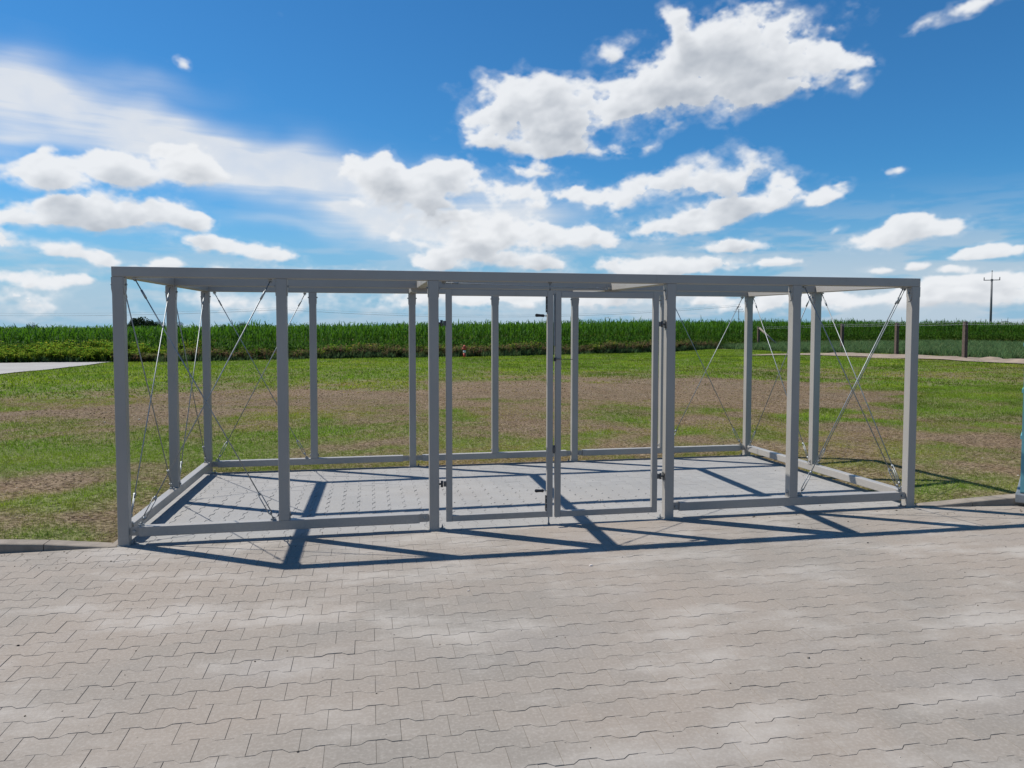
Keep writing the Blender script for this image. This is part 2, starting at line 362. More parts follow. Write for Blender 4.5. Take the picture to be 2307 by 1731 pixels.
M = {}
M['steel'] = mat_steel_paint()
M['zinc'] = mat_simple('galvanised_steel', (.27, .29, .30), .55, .75, .12, 30)
M['black'] = mat_simple('black_rubber', (.012, .012, .013), .5)
M['dark_steel'] = mat_simple('dark_hinge_steel', (.10, .10, .10), .5, .4)
M['kerb'] = mat_simple('kerb_concrete', (.215, .185, .152), .95, 0, .16, 9, .25)
M['road'] = mat_simple('road_concrete', (.30, .29, .275), .9, 0, .05, .6, .02)
M['timber'] = mat_simple('weathered_timber', (.085, .062, .048), .9, 0, .35, 14, .3)
M['brace_timber'] = mat_simple('pale_timber', (.34, .29, .23), .9, 0, .2, 14, .3)
M['wire'] = mat_simple('fence_wire', (.20, .21, .22), .5, .6)
M['pole'] = mat_simple('concrete_pole', (.12, .125, .13), .85, 0, .15, 2)
M['teal'] = mat_simple('teal_paint', (.11, .31, .35), .5, 0, .1, 4, .05)
M['foil'] = mat_simple('white_foil', (.8, .8, .8), .6)
M['red'] = mat_simple('red_paint', (.42, .06, .04), .6)
M['white'] = mat_simple('white_band', (.75, .75, .72), .6)
M['bark'] = mat_simple('bark', (.09, .07, .055), .9, 0, .3, 6)

# ------------------------------------------------------------------ ground shape
def ground_z(x, y):
    d = np.hypot(x-1.9, y+6)
    z = -.018+.03*np.sin(x*.35+1)*np.sin(y*.27)*np.clip((y-4)/6, 0, 1)
    z = z+.012*np.sin(x*1.7+.4*y)*np.sin(y*1.3-.5*x)
    t = np.clip((d-70)/330, 0, 1); z = z-4.2*t*t*(3-2*t)
    # gentle slope behind the shelter floor
    z = z-.03*np.clip(y/3.1, 0, 1)
    # kerb sides: a little higher left and right of the shelter
    up = np.where(x < -.05, np.clip((-.05-x)/.7, 0, 1)*.085, np.where(x > 6.9, np.clip((x-6.9)/.9, 0, 1)*.06, 0))
    return z+up*np.clip(1-(y-.1)/6, 0, 1)
# the yard and the shelter floor are dug out of the lawn sheet
def ground_mesh_z(x, y):
    z = ground_z(x, y)
    dug = (y < .03) | ((x > -.02) & (x < 6.82) & (y < 3.08))
    return np.where(dug, -.12, z)

PATCH = [(-7.36,26.77,8.7,9.34,0.75),(10.57,33.64,13.16,16.48,0.95),(25.51,38.8,7.37,22.23,0.8),(-6.86,17.18,3.04,4.2,0.6),(-3.2,9.6,5.2,1.2,-.85),(3.04,12.99,6.0,2.65,-0.9),(8.35,14.31,5.44,2.99,-0.9),(11.58,11.17,3.27,5.17,-0.9),(20.59,20.16,3.97,4.15,-0.3),(-2.12,6.86,2.21,0.84,-0.2),(-1.91,3.95,1.12,0.95,0.8),(-2.7,5.14,0.75,0.91,0.5),(-1.4,4.33,0.53,0.7,0.9),(-1.14,5.23,0.39,0.64,0.4),(-1.49,2.6,0.78,0.49,-0.7),(-0.61,1.3,0.34,0.28,0.0),(-1.19,1.43,0.5,0.53,0.5),(-0.41,0.49,0.45,0.31,0.4),(-0.69,2.34,0.24,0.51,0.4),(0.45,6.19,1.44,1.18,0.35),(0.42,4.36,0.98,0.7,0.5),(1.14,6.53,0.45,0.69,0.5),(2.21,5.07,0.75,0.73,-0.6),(1.51,4.14,0.55,0.53,-0.3),(1.88,4.71,1.04,0.85,0.15),(3.7,8.02,0.53,0.53,0.5),(4.66,6.7,0.73,0.89,-0.7),(3.76,4.79,1.09,0.72,0.4),(3.86,3.9,0.57,0.46,0.5),(6.16,6.38,0.48,0.45,0.55),(6.46,5.03,0.36,0.74,0.8),(4.96,4.79,0.63,0.66,0.4),(5.42,4.03,0.59,0.59,-0.3),(7.92,6.24,0.98,0.95,-0.7),(7.2,4.63,0.64,0.72,-0.2),(4.54,3.76,0.57,0.39,0.4),(8.65,7.53,0.73,0.66,-0.6),(6.13,3.27,0.99,0.31,0.2),(7.94,4.29,0.42,1.01,0.3),(10.4,6.85,0.8,0.99,0.9),(10.98,6.03,0.67,1.07,0.9),(16.83,10.93,1.76,4.44,0.8),(13.82,6.79,1.1,2.12,0.7),(12.54,4.82,0.47,1.44,0.7),(19.48,15.11,1.78,3.42,0.3),(10.7,3.77,1.12,1.0,-0.9),(9.31,3.32,0.4,0.66,0.2),(9.01,2.43,0.54,0.88,0.6),(9.1,1.64,0.44,1.05,-0.5),(8.33,3.49,0.53,0.64,0.1),(9.35,4.76,0.6,0.71,-0.4),(7.73,2.13,0.28,0.55,0.3),(7.27,1.1,0.4,0.54,-0.2),(7.43,0.49,0.37,0.34,0.4),(8.06,0.71,0.29,0.43,-0.3),(14.67,14.01,2.03,3.09,-0.5),(14.54,10.77,1.52,2.06,-0.2)]
_lat = {}
def vnoise(x, y, s, seed):
    """smooth lattice noise on world metres"""
    if seed not in _lat: _lat[seed] = np.random.default_rng(seed).random((256, 256)).astype(np.float32)
    g = _lat[seed]; X = x*s+100; Y = y*s+100; xi = np.floor(X).astype(int); yi = np.floor(Y).astype(int)
    u = X-xi; v = Y-yi; u = u*u*(3-2*u); v = v*v*(3-2*v); xi %= 256; yi %= 256; x1 = (xi+1) % 256; y1 = (yi+1) % 256
    return (g[yi, xi]*(1-u)+g[yi, x1]*u)*(1-v)+(g[y1, xi]*(1-u)+g[y1, x1]*u)*v
def lawn_green(x, y):
    """1 = lush green, 0 = bare brown soil with cut dry grass"""
    x = np.asarray(x, float); y = np.asarray(y, float)
    wx = x+(vnoise(x, y, .9, 1)-.5)*1.3*np.clip(y/5, .4, 2); wy = y+(vnoise(x, y, .9, 2)-.5)*1.3*np.clip(y/5, .3, 2.5)
    g = np.full(x.shape, .50)
    for cx, cy, rx, ry, a in PATCH:
        w = np.exp(-(((wx-cx)/rx)**2+((wy-cy)/max(ry, .25))**2)*(1.1 if a > 0 else 1.7))
        g = g+a*w*(.95 if a < 0 else .8)
    n = (vnoise(x, y, .35, 3)-.5)*.35+(vnoise(x, y, 1.1, 4)-.5)*.42+(vnoise(x, y, 3.3, 5)-.5)*.38+(vnoise(x, y, 8, 6)-.5)*.22
    g = g+n
    g = np.where(y > 46, .8, g)
    return np.clip(g, 0, 1)
CORN_EDGE = [(-60, 24), (-34, 28.5), (-14.6, 31.8), (-8.2, 33.0), (-1.2, 35.0), (10, 37.1), (22.3, 43.4), (31.4, 51.4), (45, 59.0), (70, 66), (110, 74)]
def corn_y(x):
    return np.interp(x, [p[0] for p in CORN_EDGE], [p[1] for p in CORN_EDGE])
BROWN = np.array((.125, .074, .038)); SOIL = np.array((.165, .115, .072)); OLIVE = np.array((.200, .188, .052)); LUSH = np.array((.150, .255, .022)); STRAW = np.array((.27, .185, .095))
def soil_color(x, y):
    g = lawn_green(x, y)[:, None]
    n = vnoise(x, y, 2.3, 21)[:, None]; n2 = vnoise(x, y, 9, 22)[:, None]
    c = BROWN*(1-n)+SOIL*n
    rust = np.clip((vnoise(x, y, .5, 24)-.45)*3, 0, 1)[:, None]
    c = c*(1-.35*rust)+np.array((.20, .125, .07))*.35*rust
    c = c*(.75+.5*n2)
    gr = OLIVE*.7*(1-np.clip(g*1.4-.5, 0, 1))+LUSH*.6*np.clip(g*1.4-.5, 0, 1)
    f = np.clip((g-.22)*1.6, 0, .9)
    return c*(1-f)+gr*f

def grade(a, b, fine0, fine1, step, grow=1.12):
    xs = list(np.arange(fine0, fine1+1e-6, step)); s = step; p = fine0; L = []
    while p > a: s *= grow; p -= s; L.append(p)
    s = step; p = fine1; H = []
    while p < b: s *= grow; p += s; H.append(p)
    return np.array(L[::-1]+xs+H)
gx = grade(-2500, 2500, -9, 16, .10); gy = grade(-60, 3000, -.3, 15, .10)
gx = np.unique(np.concatenate([gx, [-.021, -.019, 6.819, 6.821]])); gy = np.unique(np.concatenate([gy, [.029, .031, 3.079, 3.081]]))
X, Y = np.meshgrid(gx, gy); Z = ground_mesh_z(X, Y)
nx, ny = len(gx), len(gy); I = np.arange(nx*ny).reshape(ny, nx)
q = np.stack([I[:-1, :-1], I[:-1, 1:], I[1:, 1:], I[1:, :-1]], -1).reshape(-1, 4)
gme = np_mesh('ground', np.stack([X, Y, Z], -1).reshape(-1, 3), q, soil_color(X.ravel(), Y.ravel()), True)
s = Mat('soil_and_turf'); a_ = s.attr(); n1 = s.noise(22, 5, .8); n2 = s.noise(7, 4, .7)
c = s.mix(s.ramp(n1, .40, .60), s.mix(.70, a_, (0, 0, 0)), s.mix(.16, a_, (1, .85, .6)))
c = s.mix(s.math('MULTIPLY', s.ramp(n2, .35, .7), .4), c, a_)
s.col(c).set(.95, spec=.1); s.bump(n1, .8, .03)
ground = link('ground', gme, s.m); tag(ground, kind='structure')

# ------------------------------------------------------------------ yard: H-shaped interlocking blocks, joints open
PL, PP, AMP = .1995, .1412, .0118
def zf(y): return -.0135*min(max(y, 0), 3.2)
def h_outline(g=.0014):
    L = PL/2-.0007; e = PP/2+AMP-g; w = PP/2-AMP-g; a, b = .036, .0625
    return [(-L, -e), (-b, -e), (-a, -w), (a, -w), (b, -e), (L, -e), (L, e), (b, e), (a, w), (-a, w), (-b, e), (-L, e)]
OUTL = h_outline(); TH = .012
def paver_mesh(name, out):
    n = len(out); top = [(x*.992, y*.99, 0) for x, y in out]; mid = [(x, y, -.0016) for x, y in out]; bot = [(x, y, -TH) for x, y in out]
    f = [tuple(range(n))]+[(i, n+i, n+(i+1) % n, (i+1) % n) for i in range(n)]+[(n+i, 2*n+i, 2*n+(i+1) % n, n+(i+1) % n) for i in range(n)]
    me = bpy.data.meshes.new(name); me.from_pydata(top+mid+bot, [], f); me.update(); return me
def clipped(out, x0, x1, y0, y1, ox, oy, rot):
    """outline moved/rotated to the floor and cut at the edges of the area"""
    P = [((-v if rot else u)+ox, (u if rot else v)+oy) for u, v in out]
    def cut(P, ax, lim, keep_less):
        o = []
        for i in range(len(P)):
            a, b = P[i], P[(i+1) % len(P)]; ia = (a[ax] <= lim) == keep_less; ib = (b[ax] <= lim) == keep_less
            if ia: o.append(a)
            if ia != ib:
                t = (lim-a[ax])/(b[ax]-a[ax]); o.append((a[0]+t*(b[0]-a[0]), a[1]+t*(b[1]-a[1])))
        return o
    for ax, lim, kl in ((0, x1, True), (0, x0, False), (1, y1, True), (1, y0, False)):
        P = cut(P, ax, lim, kl)
        if len(P) < 3: return []
    ar = abs(sum(P[i][0]*P[(i+1) % len(P)][1]-P[(i+1) % len(P)][0]*P[i][1] for i in range(len(P))))/2
    return P if ar > .0006 else []
def lay(area, rot, parent, mat1, matn, zfun, seed):
    x0, x1, y0, y1 = area; rr = random.Random(seed); cells = []
    du, dv = (PP, PL) if rot else (PL, PP)
    nu = int((x1-x0)/du)+3; nv = int((y1-y0)/dv)+3
    for i in range(-1, nu):
        for j in range(-1, nv):
            if rot: cx, cy = x0+i*PP, y0+j*PL+(PL/2 if i % 2 else 0)
            else: cx, cy = x0+i*PL+(PL/2 if j % 2 else 0), y1-j*PP
            if cx < x0-.12 or cx > x1+.12 or cy < y0-.12 or cy > y1+.12: continue
            full = cx-.101 > x0 and cx+.101 < x1 and cy-.101 > y0 and cy+.101 < y1
            v = Vector((cx, cy, 0))-CAMP; dd = v.length
            p = v.dot(F); vis = p > 0 and abs(v.dot(r2)/p) < .72 and -v.dot(u2)/p < .57
            cells.append((0 if (full and vis) else 1, dd, cx, cy, full))
    cells.sort(); base = paver_mesh('paver', OUTL); k = 0; V = []; Fc = []; T = []
    for c in cells:
        cx, cy, full = c[2], c[3], c[4]; dz = rr.gauss(0, .0005); ta, tb = rr.gauss(0, .0022), rr.gauss(0, .0022); yaw_ = rr.gauss(0, .004)
        z = zfun(cy)+dz
        if k < 300 and c[0] == 0:
            o = bpy.data.objects.new('paver', base); COL.objects.link(o); o.parent = parent
            o.location = (cx+rr.gauss(0, .0006), cy+rr.gauss(0, .0006), z)
            o.rotation_euler = (ta+(math.atan(zfun(cy+.5)-zfun(cy-.5)) if abs(cy) > .6 else 0), tb, yaw_+(math.pi/2 if rot else 0)); k += 1
        else:
            P = [((-v if rot else u)+cx, (u if rot else v)+cy) for u, v in OUTL] if full else clipped(OUTL, x0, x1, y0, y1, cx, cy, rot)
            if not P: continue
            n = len(P); b = len(V); t = rr.random()
            zz = [zfun(py)+dz+(px-cx)*tb-(py-cy)*ta for px, py in P]
            V += [(cx+(px-cx)*.99, cy+(py-cy)*.99, h) for (px, py), h in zip(P, zz)]+[(px, py, h-.0016) for (px, py), h in zip(P, zz)]+[(px, py, h-TH) for (px, py), h in zip(P, zz)]
            Fc += [tuple(b+i for i in range(n))]+[(b+i, b+n+i, b+n+(i+1) % n, b+(i+1) % n) for i in range(n)]+[(b+n+i, b+2*n+i, b+2*n+(i+1) % n, b+n+(i+1) % n) for i in range(n)]
            T += [t]*(3*n)
    base.materials.append(mat1)
    if V:
        me = bpy.data.meshes.new('remaining_pavers'); me.from_pydata(V, [], Fc); me.materials.append(matn)
        at = me.attributes.new('tone', 'FLOAT', 'POINT'); at.data.foreach_set('value', T)
        me.update(); o = link('remaining_pavers', me, None, parent); o['kind'] = 'stuff'
def bed(name, x0, x1, y0, y1, zfun, mat):
    ys = np.linspace(y0, y1, 6); v = [(x, y, zfun(y)-.0028) for y in ys for x in (x0, x1)]
    me = bpy.data.meshes.new(name); me.from_pydata(v, [], [(2*i, 2*i+1, 2*i+3, 2*i+2) for i in range(5)]); return link(name, me, mat)
yard = bed('pavement', -14, 30, -16, -.022, lambda y: 0, mat_joint('yard_joint_sand', True)); tag(yard, kind='structure')
lay((-3.4, 10.2, -4.75, -.022), False, yard, mat_paver('yard_block', True, True), mat_paver('yard_block_laid', True, False), lambda y: 0.0, 3)
floor = bed('floor', -.005, 6.806, -.022, 3.01, zf, mat_joint('floor_joint_sand', False)); tag(floor, kind='structure')
lay((-.003, 6.804, -.019, 3.008), True, floor, mat_paver('floor_block', False, True), mat_paver('floor_block_laid', False, False), zf, 4)

# ------------------------------------------------------------------ kerbs and edging
def kerb_stone(parent, a, b, w, za, zb, depth=.22, name='kerb_stone'):
    """stone from a to b (front edge line, plan), width w to the left of a->b, top heights za, zb, top front edge rounded"""
    a = Vector(a); b = Vector(b); d = (b-a).normalized(); n = Vector((-d.y, d.x)); a = a+d*.003; b = b-d*.003
    prof = [(0, -depth), (0, -.014), (.003, -.005), (.010, 0), (w-.006, 0), (w, -.006), (w, -depth)]
    v = [(p.x+n.x*u, p.y+n.y*u, z+h) for p, z in ((a, za), (b, zb)) for u, h in prof]; k = len(prof)
    f = [(i, i+k, (i+1) % k+k, (i+1) % k) for i in range(k)]+[tuple(range(k)), tuple(range(k, 2*k))[::-1]]
    me = bpy.data.meshes.new(name); me.from_pydata(v, [], f); me.update(); return link(name, me, M['kerb'], parent)
def struct_empty(name):
    o = bpy.data.objects.new(name, None); COL.objects.link(o); o['kind'] = 'structure'; o.empty_display_size = .2; return o
kerb = struct_empty('kerb')
def hk(x):   # kerb top height left of the shelter
    return float(np.clip((-.20-x)/.60, 0, 1.15))*.098
xs = [-.06, -.50]+[-.50-1.0*i for i in range(1, 12)]
for i in range(len(xs)-1):
    kerb_stone(kerb, (xs[i+1], -.022+0), (xs[i], -.022+0), .13, max(hk(xs[i+1]), .003), max(hk(xs[i]), .003))
def hr(x): return float(np.clip((x-6.98)/.85, 0, 1.15))*.098
xr = [6.87, 7.35]+[7.35+.96*i for i in range(1, 14)]
for i in range(len(xr)-1):
    ya = -.03-.11*(xr[i]-6.87); yb = -.03-.11*(xr[i+1]-6.87)
    kerb_stone(kerb, (xr[i], ya), (xr[i+1], yb), .14, max(hr(xr[i]), .003), max(hr(xr[i+1]), .003))
edging = struct_empty('floor_edging')
for i in range(4):
    y0, y1 = -.02+i*.775, -.02+(i+1)*.775-.002
    kerb_stone(edging, (-.006, y0), (-.006, y1), .062, zf(y0)+.004, zf(y1)+.004, .1, 'edging_stone')
    kerb_stone(edging, (6.868, y0), (6.868, y1), .062, zf(y0)+.004, zf(y1)+.004, .1, 'edging_stone')
for i in range(7):
    kerb_stone(edging, (-.066+i*.991, 3.011), (-.066+(i+1)*.991, 3.011), .07, zf(3.05)+.004, zf(3.05)+.004, .1, 'edging_stone')

# ------------------------------------------------------------------ the shelter frame (one welded and bolted thing)
W, D, H, BH, PW = 6.806, 3.10, 2.10, .0765, .0787
GX0, GX1 = 2.342, 4.366     # centre gate bay: left faces of the posts beside it (outer posts 3 and 4)
def zt(y): return H+.0286*min(max(y, 0), D)/D
frame = thing('shelter_frame', (0, 0, 0), 'open grey steel shelter frame with wire bracing and double gate on the paved floor', 'shelter frame')
def flange(mb, x0, x1, y0, y1, z):   # widened sleeve at post heads
    mb.box((x0, y0, z-.10), (x1, y1, z), .004)
def post(x, y, z0, z1, head=True, foot=True):
    m_ = MB(); m_.box((x, y, z0), (x+PW, y+PW, z1), .005)
    o = m_.build('post', M['steel'], frame)
    if head:   # tapered cheek plates on both sides of the head
        for sx, xx in ((-1, x-.0052), (1, x+PW+.0002)):
            h = MB(); h.plate([(y+.004, z1-.001), (y+PW-.004, z1-.001), (y+PW-.004, z1-.085), (y+PW-.024, z1-.13), (y+.024, z1-.13), (y+.004, z1-.085)], xx, xx+.005, 'x')
            h.build('head_plate', M['steel'], o)
            t = MB(); t.tube([(xx-.012 if sx < 0 else xx+.004, y+PW/2, z1-.055), (xx+.001 if sx < 0 else xx+.017, y+PW/2, z1-.055)], .008, 6); t.build('bolt', M['zinc'], o)
    if foot:
        h = MB(); h.box((x-.004, y-.004, z0+.0005), (x+PW+.004, y+PW+.004, z0+.006)); h.build('foot_plate', M['steel'], o)
        sx = 1 if x < 3.4 else -1; bx = x+PW+.0005 if sx > 0 else x-.0005
        for k in range(1):
            h = MB(); yy = y+.028; h.box((min(bx, bx+sx*.05), yy, z0+.0005), (max(bx, bx+sx*.05), yy+.034, z0+.007)); h.build('anchor_plate', M['zinc'], o)
            h = MB(); h.tube([(bx+sx*.028, yy+.017, z0+.0072), (bx+sx*.028, yy+.017, z0+.018)], .009, 6); h.tube([(bx+sx*.028, yy+.017, z0+.018), (bx+sx*.028, yy+.017, z0+.036)], .005, 6); h.build('anchor_bolt', M['zinc'], o)
    else:
        h = MB(); h.box((x-.003, y-.0005, z0+.0003), (x+PW+.003, y+PW+.0005, z0+.004)); h.build('weld_seam', M['steel'], o)
        for sx, bx in ((-1, x-.0004), (1, x+PW+.0004)):
            h = MB(); h.box((min(bx, bx+sx*.005), y+.022, z0+.0005), (max(bx, bx+sx*.005), y+.058, z0+.055)); b_ = h.build('side_bracket', M['steel'], o)
            h = MB(); h.tube([(bx+sx*.005, y+.04, z0+.034), (bx+sx*.014, y+.04, z0+.034)], .009, 6); h.build('bolt', M['zinc'], b_)
    return o
def box_y(mb, x0, x1, y0, y1, za0, zb0, h):
    """beam along y, underside za0 at y0, zb0 at y1"""
    b = .006; ring = []
    cx, hx = (x0+x1)/2, (x1-x0)/2
    for sx, sz in ((1, 1), (-1, 1), (-1, 0), (1, 0)):
        for k in ((0, 1, 2) if sx*(1 if sz else -1) > 0 else (2, 1, 0)):
            t = k/2*math.pi/2; ring.append((cx+sx*(hx-b+b*math.cos(t)), (h-b+b*math.sin(t)) if sz else (b-b*math.sin(t))))
    n = len(ring); v = [(x, y, z0+z) for y, z0 in ((y0, za0), (y1, zb0)) for x, z in ring]
    mb.add(v, [(i, n+i, n+(i+1) % n, (i+1) % n) for i in range(n)]+[tuple(range(n)), tuple(range(n, 2*n))[::-1]])
YR = D-PW; YM = D/2-PW/2
zt_u = lambda y: zt(y)-BH
# top rails: front, middle, rear along x; sides and two cross members along y
for nm, y0, sgs in (('front_top_beam', 0, [(0, W)]), ('middle_top_beam', YM, [(PW+.001, GX0-.001), (GX0+PW+.001, GX1-.001), (GX1+PW+.001, W-PW-.001)]), ('rear_top_beam', YR, [(0, W)])):
    for a, b in sgs:
        m_ = MB(); z = zt_u(y0+PW/2); m_.box((a, y0, z), (b, y0+PW, z+BH), .006); m_.build(nm, M['steel'], frame)
for nm, x in (('side_top_beam', 0), ('cross_top_beam', GX0), ('cross_top_beam', GX1), ('side_top_beam', W-PW)):
    m_ = MB(); box_y(m_, x, x+PW, PW+.001, YR-.001, zt_u(PW), zt_u(YR), BH-.001); m_.build(nm, M['steel'], frame)
def lugs(x, y, z, dirs):
    """pairs of small angle lugs with a bolt where rails meet under the roof"""
    for dx, dy in dirs:
        m_ = MB(); cx, cy = x+dx*.02, y+dy*.02
        if dx: m_.plate([(cx, z), (cx+dx*.055, z), (cx+dx*.055, z-.03), (cx+dx*.042, z-.045), (cx, z-.045)][::1 if dx > 0 else -1], cy-.0025, cy+.0025, 'y')
        else: m_.plate([(cy, z), (cy+dy*.055, z), (cy+dy*.055, z-.03), (cy+dy*.042, z-.045), (cy, z-.045)][::1 if dy > 0 else -1], cx-.0025, cx+.0025, 'x')
        m_.build('corner_lug', M['steel'], frame)
# posts
BT = .140   # top of the bottom rail at the front
front_x = [0, 1.168, GX0, GX1, 5.540, W-PW]
for i, x in enumerate(front_x):
    foot = i not in (1, 4)
    post(x, 0, (0.0 if foot else BT+.0005), zt_u(0)-.0005, True, foot)
rear_x = [0, 1.186, GX0, 3.352, GX1, 5.540, W-PW]
RB = .1035-.002; RH = .0735
for i, x in enumerate(rear_x):
    foot = i not in (1, 3, 5)
    post(x, YR, zf(YR) if foot else RB+.0005, zt_u(YR)-.0005, True, foot)
ZM = .118
for x in (0, W-PW): post(x, YM, ZM+.0005, zt_u(YM)-.0005, True, False)
# bottom rails with end tongues bolted to the posts
def tongue(xa, xb, y, z0, z1, px, parent):
    s = 1 if xb > xa else -1
    o = [(xa, z0+.006), (xb-s*.008, z0+.006), (xb, z0+.016), (xb, z1-.016), (xb-s*.010, z1-.004), (xa, z1-.004)]
    m_ = MB(); m_.plate(o if s > 0 else o[::-1], y+.022, y+.028); t = m_.build('end_bracket', M['steel'], parent)
    b = MB(); b.tube([((xa*.45+xb*.55), y+.012, (z0+z1)/2), ((xa*.45+xb*.55), y+.0225, (z0+z1)/2)], .013, 6); b.build('bolt', M['zinc'], t)
def bottom_x(x0, x1, y, z0, z1, lo, hi):
    m_ = MB(); m_.box((x0, y+.002, z0), (x1, y+PW-.004, z1), .006); o = m_.build('bottom_beam', M['steel'], frame)
    for side, xx, xe in ((0, x0+.0005, lo), (1, x1-.0005, hi)):
        tongue(xx, xe, y, z0, z1, xe, frame)
bottom_x(.150, 2.262, 0, .064, BT, PW+.0005, GX0-.0005)
bottom_x(4.500, 6.650, 0, .064, BT, GX1+PW+.0005, W-PW-.0005)
bottom_x(.150, 2.264, YR, .028, RB, PW+.0005, GX0-.0005)
bottom_x(2.500, 4.300, YR, .028, RB, GX0+PW+.0005, GX1-.0005)
bottom_x(4.510, 6.650, YR, .028, RB, GX1+PW+.0005, W-PW-.0005)
for x in (0, W-PW):
    m_ = MB(); box_y(m_, x+.002, x+PW-.002, PW+.05, YR-.05, .064-.0013, .028-.0003, BT-.064); m_.build('bottom_beam', M['steel'], frame)
    for ya, yb in ((PW+.0005, PW+.062), (YR-.062, YR-.0005)):
        m_ = MB(); z0 = .064 if ya < 1 else .028
        m_.plate([(ya, z0+.01), (yb, z0+.01), (yb, z0+.062), (ya, z0+.062)], x+.02, x+.026, 'x'); m_.build('end_bracket', M['steel'], frame)
# rail-to-rail brackets seen under the roof
for x in (GX0, GX1):
    for s in (-1, 1):
        m_ = MB(); xx = x-.05 if s < 0 else x+PW
        m_.plate([(xx, zt_u(YM)+.068), (xx+.05, zt_u(YM)+.068), (xx+.05, zt_u(YM)+.006), (xx, zt_u(YM)+.006)], YM-.0045, YM-.0005); b = m_.build('rail_bracket', M['steel'], frame)
        t = MB(); t.tube([(xx+.025, YM-.012, zt_u(YM)+.037), (xx+.025, YM-.004, zt_u(YM)+.037)], .010, 6); t.build('bolt', M['zinc'], b)
    m_ = MB(); z = zt_u(YM)-.001; m_.plate([(x-.055, z), (x+PW+.035, z), (x+PW+.035, z-.020), (x+PW+.020, z-.036), (x-.035, z-.036), (x-.055, z-.020)][::-1], YM+.034, YM+.040)
    m_.build('hanging_plate', M['steel'], frame)
# tension rods with turnbuckles
def rod(a, b, tb_at='b', tbl=.15, r=.0046):
    a, b = Vector(a), Vector(b); d = (b-a).normalized(); L = (b-a).length
    root = None
    m_ = MB()
    side = d.cross(Vector((0, 1, 0)) if abs(d.y) < .5 else Vector((1, 0, 0))).normalized()
    s1, s2 = L-.06-tbl, L-.06
    m_.tube([a, a+d*s1], r, 7); m_.tube([a+d*s2, b], r*.9, 7)
    # eyes at both ends
    for p in (a, b):
        ring = [p+(side*math.cos(t)+d*math.sin(t))*.012 for t in np.linspace(0, 2*math.pi, 11)]
        m_.tube(ring, .0035, 5, caps=False)
    root = m_.build('tension_rod', M['zinc'], frame)
    t = MB(); p1, p2 = a+d*(s1-.012), a+d*(s2+.012)
    for s in (-1, 1): t.tube([p1+side*s*.0115, p2+side*s*.0115], .0042, 6)
    for p in (p1, p2): t.tube([p-d*.012, p+d*.012], .0115, 6)
    t.build('turnbuckle', M['zinc'], root)
    c = MB(); c.tube([a+d*.09, a+d*.16], .0085, 7); c.build('rod_coupler', M['zinc'], root)
    for p, up_ in ((a, 1 if a.z > 1 else -1), (b, 1 if b.z > 1 else -1)):
        k = MB(); k.box((p.x-.016, p.y-.016, p.z), (p.x+.016, p.y+.016, p.z+up_*.013) if up_ > 0 else (p.x+.016, p.y+.016, p.z+.001)); k.v = k.v
        if up_ > 0: k.build('rod_lug', M['steel'], frame)
        else:
            k = MB(); k.box((p.x-.02, p.y-.012, p.z-.012), (p.x+.02, p.y+.012, p.z-.0005)); k.build('rod_lug', M['zinc'], frame)
ZT, ZB = zt_u(0)-.016, BT+.012
fy = .040
def x_front(xa, xb, y, zt_, zb_, off=0.0):
    rod((xa, y-.008, zt_), (xb, y-.008, zb_)); rod((xb, y+.008, zt_), (xa, y+.008, zb_))
x_front(PW+.075, 1.168-.045, fy, ZT, ZB); x_front(5.540+PW+.05, W-PW-.06, fy, ZT, ZB)
ry = YR+.04; RTz, RBz = zt_u(YR)-.016, RB+.012
x_front(PW+.06, 1.186-.05, ry, RTz, RBz); x_front(5.540+PW-1.12, 0, 0, 0, 0) if False else None
x_front(5.540+PW+.05, W-PW-.05, ry, RTz, RBz)
def x_side(x, ya, yb):
    for (p, q_, dx) in (((ya), (yb), -.008), ((yb), (ya), .008)):
        rod((x+dx, p, zt_u(p)-.016), (x+dx, q_, (BT-.012*q_)+.012))
for x in (.040, W-.040):
    x_side(x, PW+.06, YM-.05); x_side(x, YM+PW+.05, YR-.06)
# flat roof brace and a short drop rod in the gate bay
zz = zt_u(.5)-.012
rod((GX0+PW+.05, .10, zt_u(0)-.010), (GX1-.03, YM-.05, zt_u(YM)+.012))
m_ = MB(); m_.tube([(3.35, .045, zt_u(0)), (3.35, .045, 1.956)], .006, 6); m_.tube([(3.35, .045, zt_u(0)-.008), (3.35, .045, zt_u(0))], .016, 8); m_.build('drop_rod', M['zinc'], frame)

# gate leaves
def leaf(x0, x1, z0, z1, hinge_left):
    t_ = .050; y0, y1 = .012, .052
    e = bpy.data.objects.new('gate_leaf', None); COL.objects.link(e); e.parent = frame; e.location = (x0, 0, z0); e.empty_display_size = .1
    def L(m_, n, mat=M['steel'], parent=e):
        m_.v = [(a-x0, b, c-z0) for a, b, c in m_.v]; return m_.build(n, mat, parent)
    for xa in (x0, x1-t_):
        m_ = MB(); m_.box((xa, y0, z0), (xa+t_, y1, z1), .005); L(m_, 'stile')
    for za in (z0, z1-t_):
        m_ = MB(); m_.box((x0+t_+.0005, y0+.001, za), (x1-t_-.0005, y1-.001, za+t_), .004); L(m_, 'rail')
    for zh in (z0+.31, z0+1.62):
        xh = x0 if hinge_left else x1; s = -1 if hinge_left else 1
        m_ = MB(); m_.box((min(xh, xh+s*.020), y0+.004, zh-.020), (max(xh, xh+s*.020), y1-.004, zh+.020), .003)
        m_.tube([(xh+s*.034, .032, zh-.026), (xh+s*.034, .032, zh+.026)], .010, 8)
        m_.tube([(xh+s*.040, .032, zh), (xh+s*.056, .032, zh)], .008, 8)
        m_.box((min(xh+s*.0565, xh+s*.061), .018, zh-.034), (max(xh+s*.0565, xh+s*.061), .058, zh+.034))
        L(m_, 'hinge', M['dark_steel'])
    return e, L
